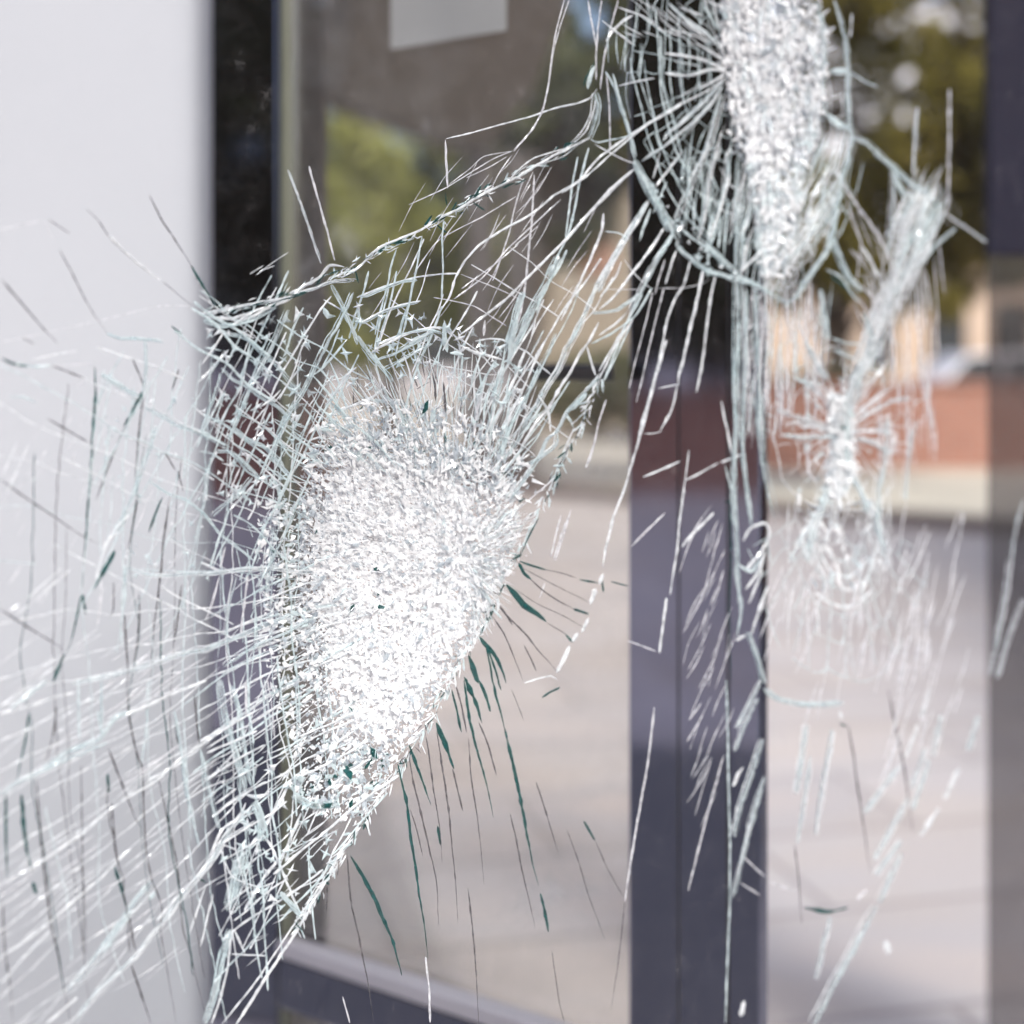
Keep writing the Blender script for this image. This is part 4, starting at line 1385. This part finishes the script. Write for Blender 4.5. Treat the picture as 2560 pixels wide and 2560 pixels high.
# ---- crushed craters: heaps of tiny tilted splinters
def crush(poly, n, smin, smax, centre, aniso, ang=None, mixw=(.70, .22, .05, .03), depth=.003):
    V, F, MI = [], [], []
    xs = [p[0] for p in poly]; ys = [p[1] for p in poly]
    cx, cy = sum(xs) / len(xs), sum(ys) / len(ys)
    for i in range(n):
        x, y = rand_in(poly)
        if R() < .22:                               # ragged rim
            k = 1 + abs(random.gauss(0, .07)); x, y = cx + (x - cx) * k, cy + (y - cy) * k
        s = smin + (smax - smin) * R() ** 3
        a = (math.atan2(y - centre[1], x - centre[0]) if ang is None else math.radians(ang)) + random.gauss(0, .8)
        sc = Yg(x, y) / FPX
        u = (math.cos(a), math.sin(a)); v = (-u[1], u[0])
        off = U(-depth, depth * .6)
        k = 3 if R() < .45 else 4
        q = []
        tl, tw = (random.gauss(0, .12), random.gauss(0, .12)) if R() < .88 else (random.gauss(0, .6), random.gauss(0, .6))
        for j in range(k):
            w = 2 * math.pi * (j + U(-.3, .3)) / k
            e, f2 = math.cos(w) * s * aniso * U(.6, 1.15), math.sin(w) * s * U(.6, 1.15)
            q.append(Gp(x + u[0] * e + v[0] * f2, y + u[1] * e + v[1] * f2, off + (e * tl + f2 * tw) * sc))
        top = Gp(x + U(-.4, .4) * s, y + U(-.4, .4) * s, off - s * U(.02, .16) * sc)
        b0 = len(V); V += [wl(z) for z in q] + [wl(top)]
        r = R(); mi = 0 if r < mixw[0] else 1 if r < mixw[0] + mixw[1] else 2 if r < sum(mixw[:3]) else 3
        for j in range(k):
            F.append((b0 + j, b0 + (j + 1) % k, b0 + k)); MI.append(mi)
        F.append(tuple(b0 + j for j in range(k))[::-1]); MI.append(mi)
    return V, F, MI
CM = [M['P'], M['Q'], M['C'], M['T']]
def crater(poly, core, specs, centre, label):
    # body: the pane itself crazed into a fine mosaic, thinning out towards a ragged rim
    V, F, CI = [], [], []
    cell = 6.0
    x0 = min(p[0] for p in poly) - 30; x1 = max(p[0] for p in poly) + 30; y0 = min(p[1] for p in poly) - 30; y1 = max(p[1] for p in poly) + 30
    nx = int((x1 - x0) / cell) + 1; ny = int((y1 - y0) / cell) + 1
    for j in range(ny + 1):
        for i in range(nx + 1):
            x = x0 + (i + U(-.4, .4)) * cell; y = y0 + (j + U(-.4, .4)) * cell
            V.append(wl(Gp(x, y, .003 + random.gauss(0, .00030) + .0016 * noise.noise(Vector((x * .02, y * .02, 0))))))
    ctr = (sum(p[0] for p in core) / len(core), sum(p[1] for p in core) / len(core))
    for j in range(ny):
        for i in range(nx):
            x = x0 + (i + .5) * cell; y = y0 + (j + .5) * cell
            n1 = noise.noise(Vector((x * .035, y * .035, 5))) * 26; n2 = noise.noise(Vector((x * .035, y * .035, 9))) * 26
            if inside(core, x + n1, y + n2): pr = .97
            elif inside(poly, x + n1, y + n2): pr = .55
            else: continue
            a = j * (nx + 1) + i
            for f in ((a, a + 1, a + nx + 2), (a, a + nx + 2, a + nx + 1)):
                if R() < pr: F.append(f); CI.append(0 if pr > .9 and R() < .86 else 1)
    part = link('impact_crater', V, F, None, window, mats=[M['P'], M['Q']], midx=CI); part['label'] = label
    VV, FF, MM = [], [], []
    for (pl, cnt, s0, s1, an, ag, mw) in specs:
        v, f, m = crush(pl, cnt, s0, s1, centre, an, ag, mw)
        b0 = len(VV); VV += v; FF += [tuple(q + b0 for q in ff) for ff in f]; MM += m
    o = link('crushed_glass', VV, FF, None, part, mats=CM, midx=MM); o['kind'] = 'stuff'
polyA = [(750, 1290), (790, 1150), (880, 1090), (1000, 1070), (1120, 1090), (1220, 1150), (1290, 1240), (1300, 1330), (1270, 1430), (1225, 1520), (1180, 1600), (1120, 1700), (1050, 1810), (985, 1900), (900, 1900), (840, 1830), (790, 1720), (760, 1600), (745, 1450)]
coreA = [(800, 1300), (840, 1190), (920, 1140), (1030, 1120), (1130, 1150), (1190, 1230), (1200, 1330), (1210, 1420), (1180, 1530), (1110, 1660), (1030, 1790), (950, 1850), (880, 1820), (830, 1700), (800, 1560), (790, 1430)]
lowA = [(840, 1830), (985, 1890), (960, 1960), (890, 2060), (800, 2030), (720, 1960)]
topA = [(760, 1180), (800, 1060), (920, 1000), (1100, 1010), (1260, 1080), (1330, 1180), (1290, 1260), (1000, 1130), (850, 1160)]
leftA = [(640, 1250), (760, 1250), (780, 1600), (840, 1860), (740, 1900), (660, 1650)]
crater(polyA, coreA, [(polyA, 4600, 1.6, 9, 2.0, None, (.86, .12, .015, .005)), (topA, 1300, 2, 8, 3.2, None, (.55, .30, .13, .02)), (leftA, 1000, 2, 8, 2.2, None, (.55, .3, .14, .01)), (lowA, 600, 2.5, 11, 2.0, 115, (.4, .35, .2, .05))], CA, 'largest crushed white impact, left of centre')
polyB = [(1815, -60), (1800, 60), (1812, 190), (1835, 320), (1870, 430), (1910, 540), (1945, 610), (1985, 560), (2010, 450), (2050, 340), (2062, 200), (2060, 60), (2040, -60)]
coreB = [(1830, -50), (1822, 80), (1832, 200), (1862, 320), (1905, 430), (1940, 500), (1965, 420), (1985, 300), (2000, 180), (2010, 60), (2010, -50)]
crater(polyB, coreB, [(polyB, 2200, 1.8, 9, 2.6, 82, (.85, .125, .02, .005)), ([(1880, 480), (2000, 480), (1975, 690), (1905, 690)], 420, 2, 8, 3.4, 95, (.55, .3, .14, .01))], CB, 'crushed white impact at the top, right of centre')
polyC = [(2070, 985), (2127, 995), (2136, 1080), (2128, 1130), (2145, 1170), (2110, 1240), (2080, 1250), (2065, 1190), (2078, 1130), (2072, 1050)]
coreC = [(2085, 1010), (2118, 1015), (2126, 1080), (2116, 1140), (2112, 1190), (2085, 1190), (2090, 1120), (2084, 1060)]
crater(polyC, coreC, [(polyC, 900, 2, 9, 2.4, 90, (.8, .15, .04, .01)), ([(1990, 1240), (2180, 1240), (2210, 1420), (2120, 1490), (2010, 1450)], 110, 2, 8, 4, 95, (.6, .3, .1, 0))], CC, 'small white impact on the right')
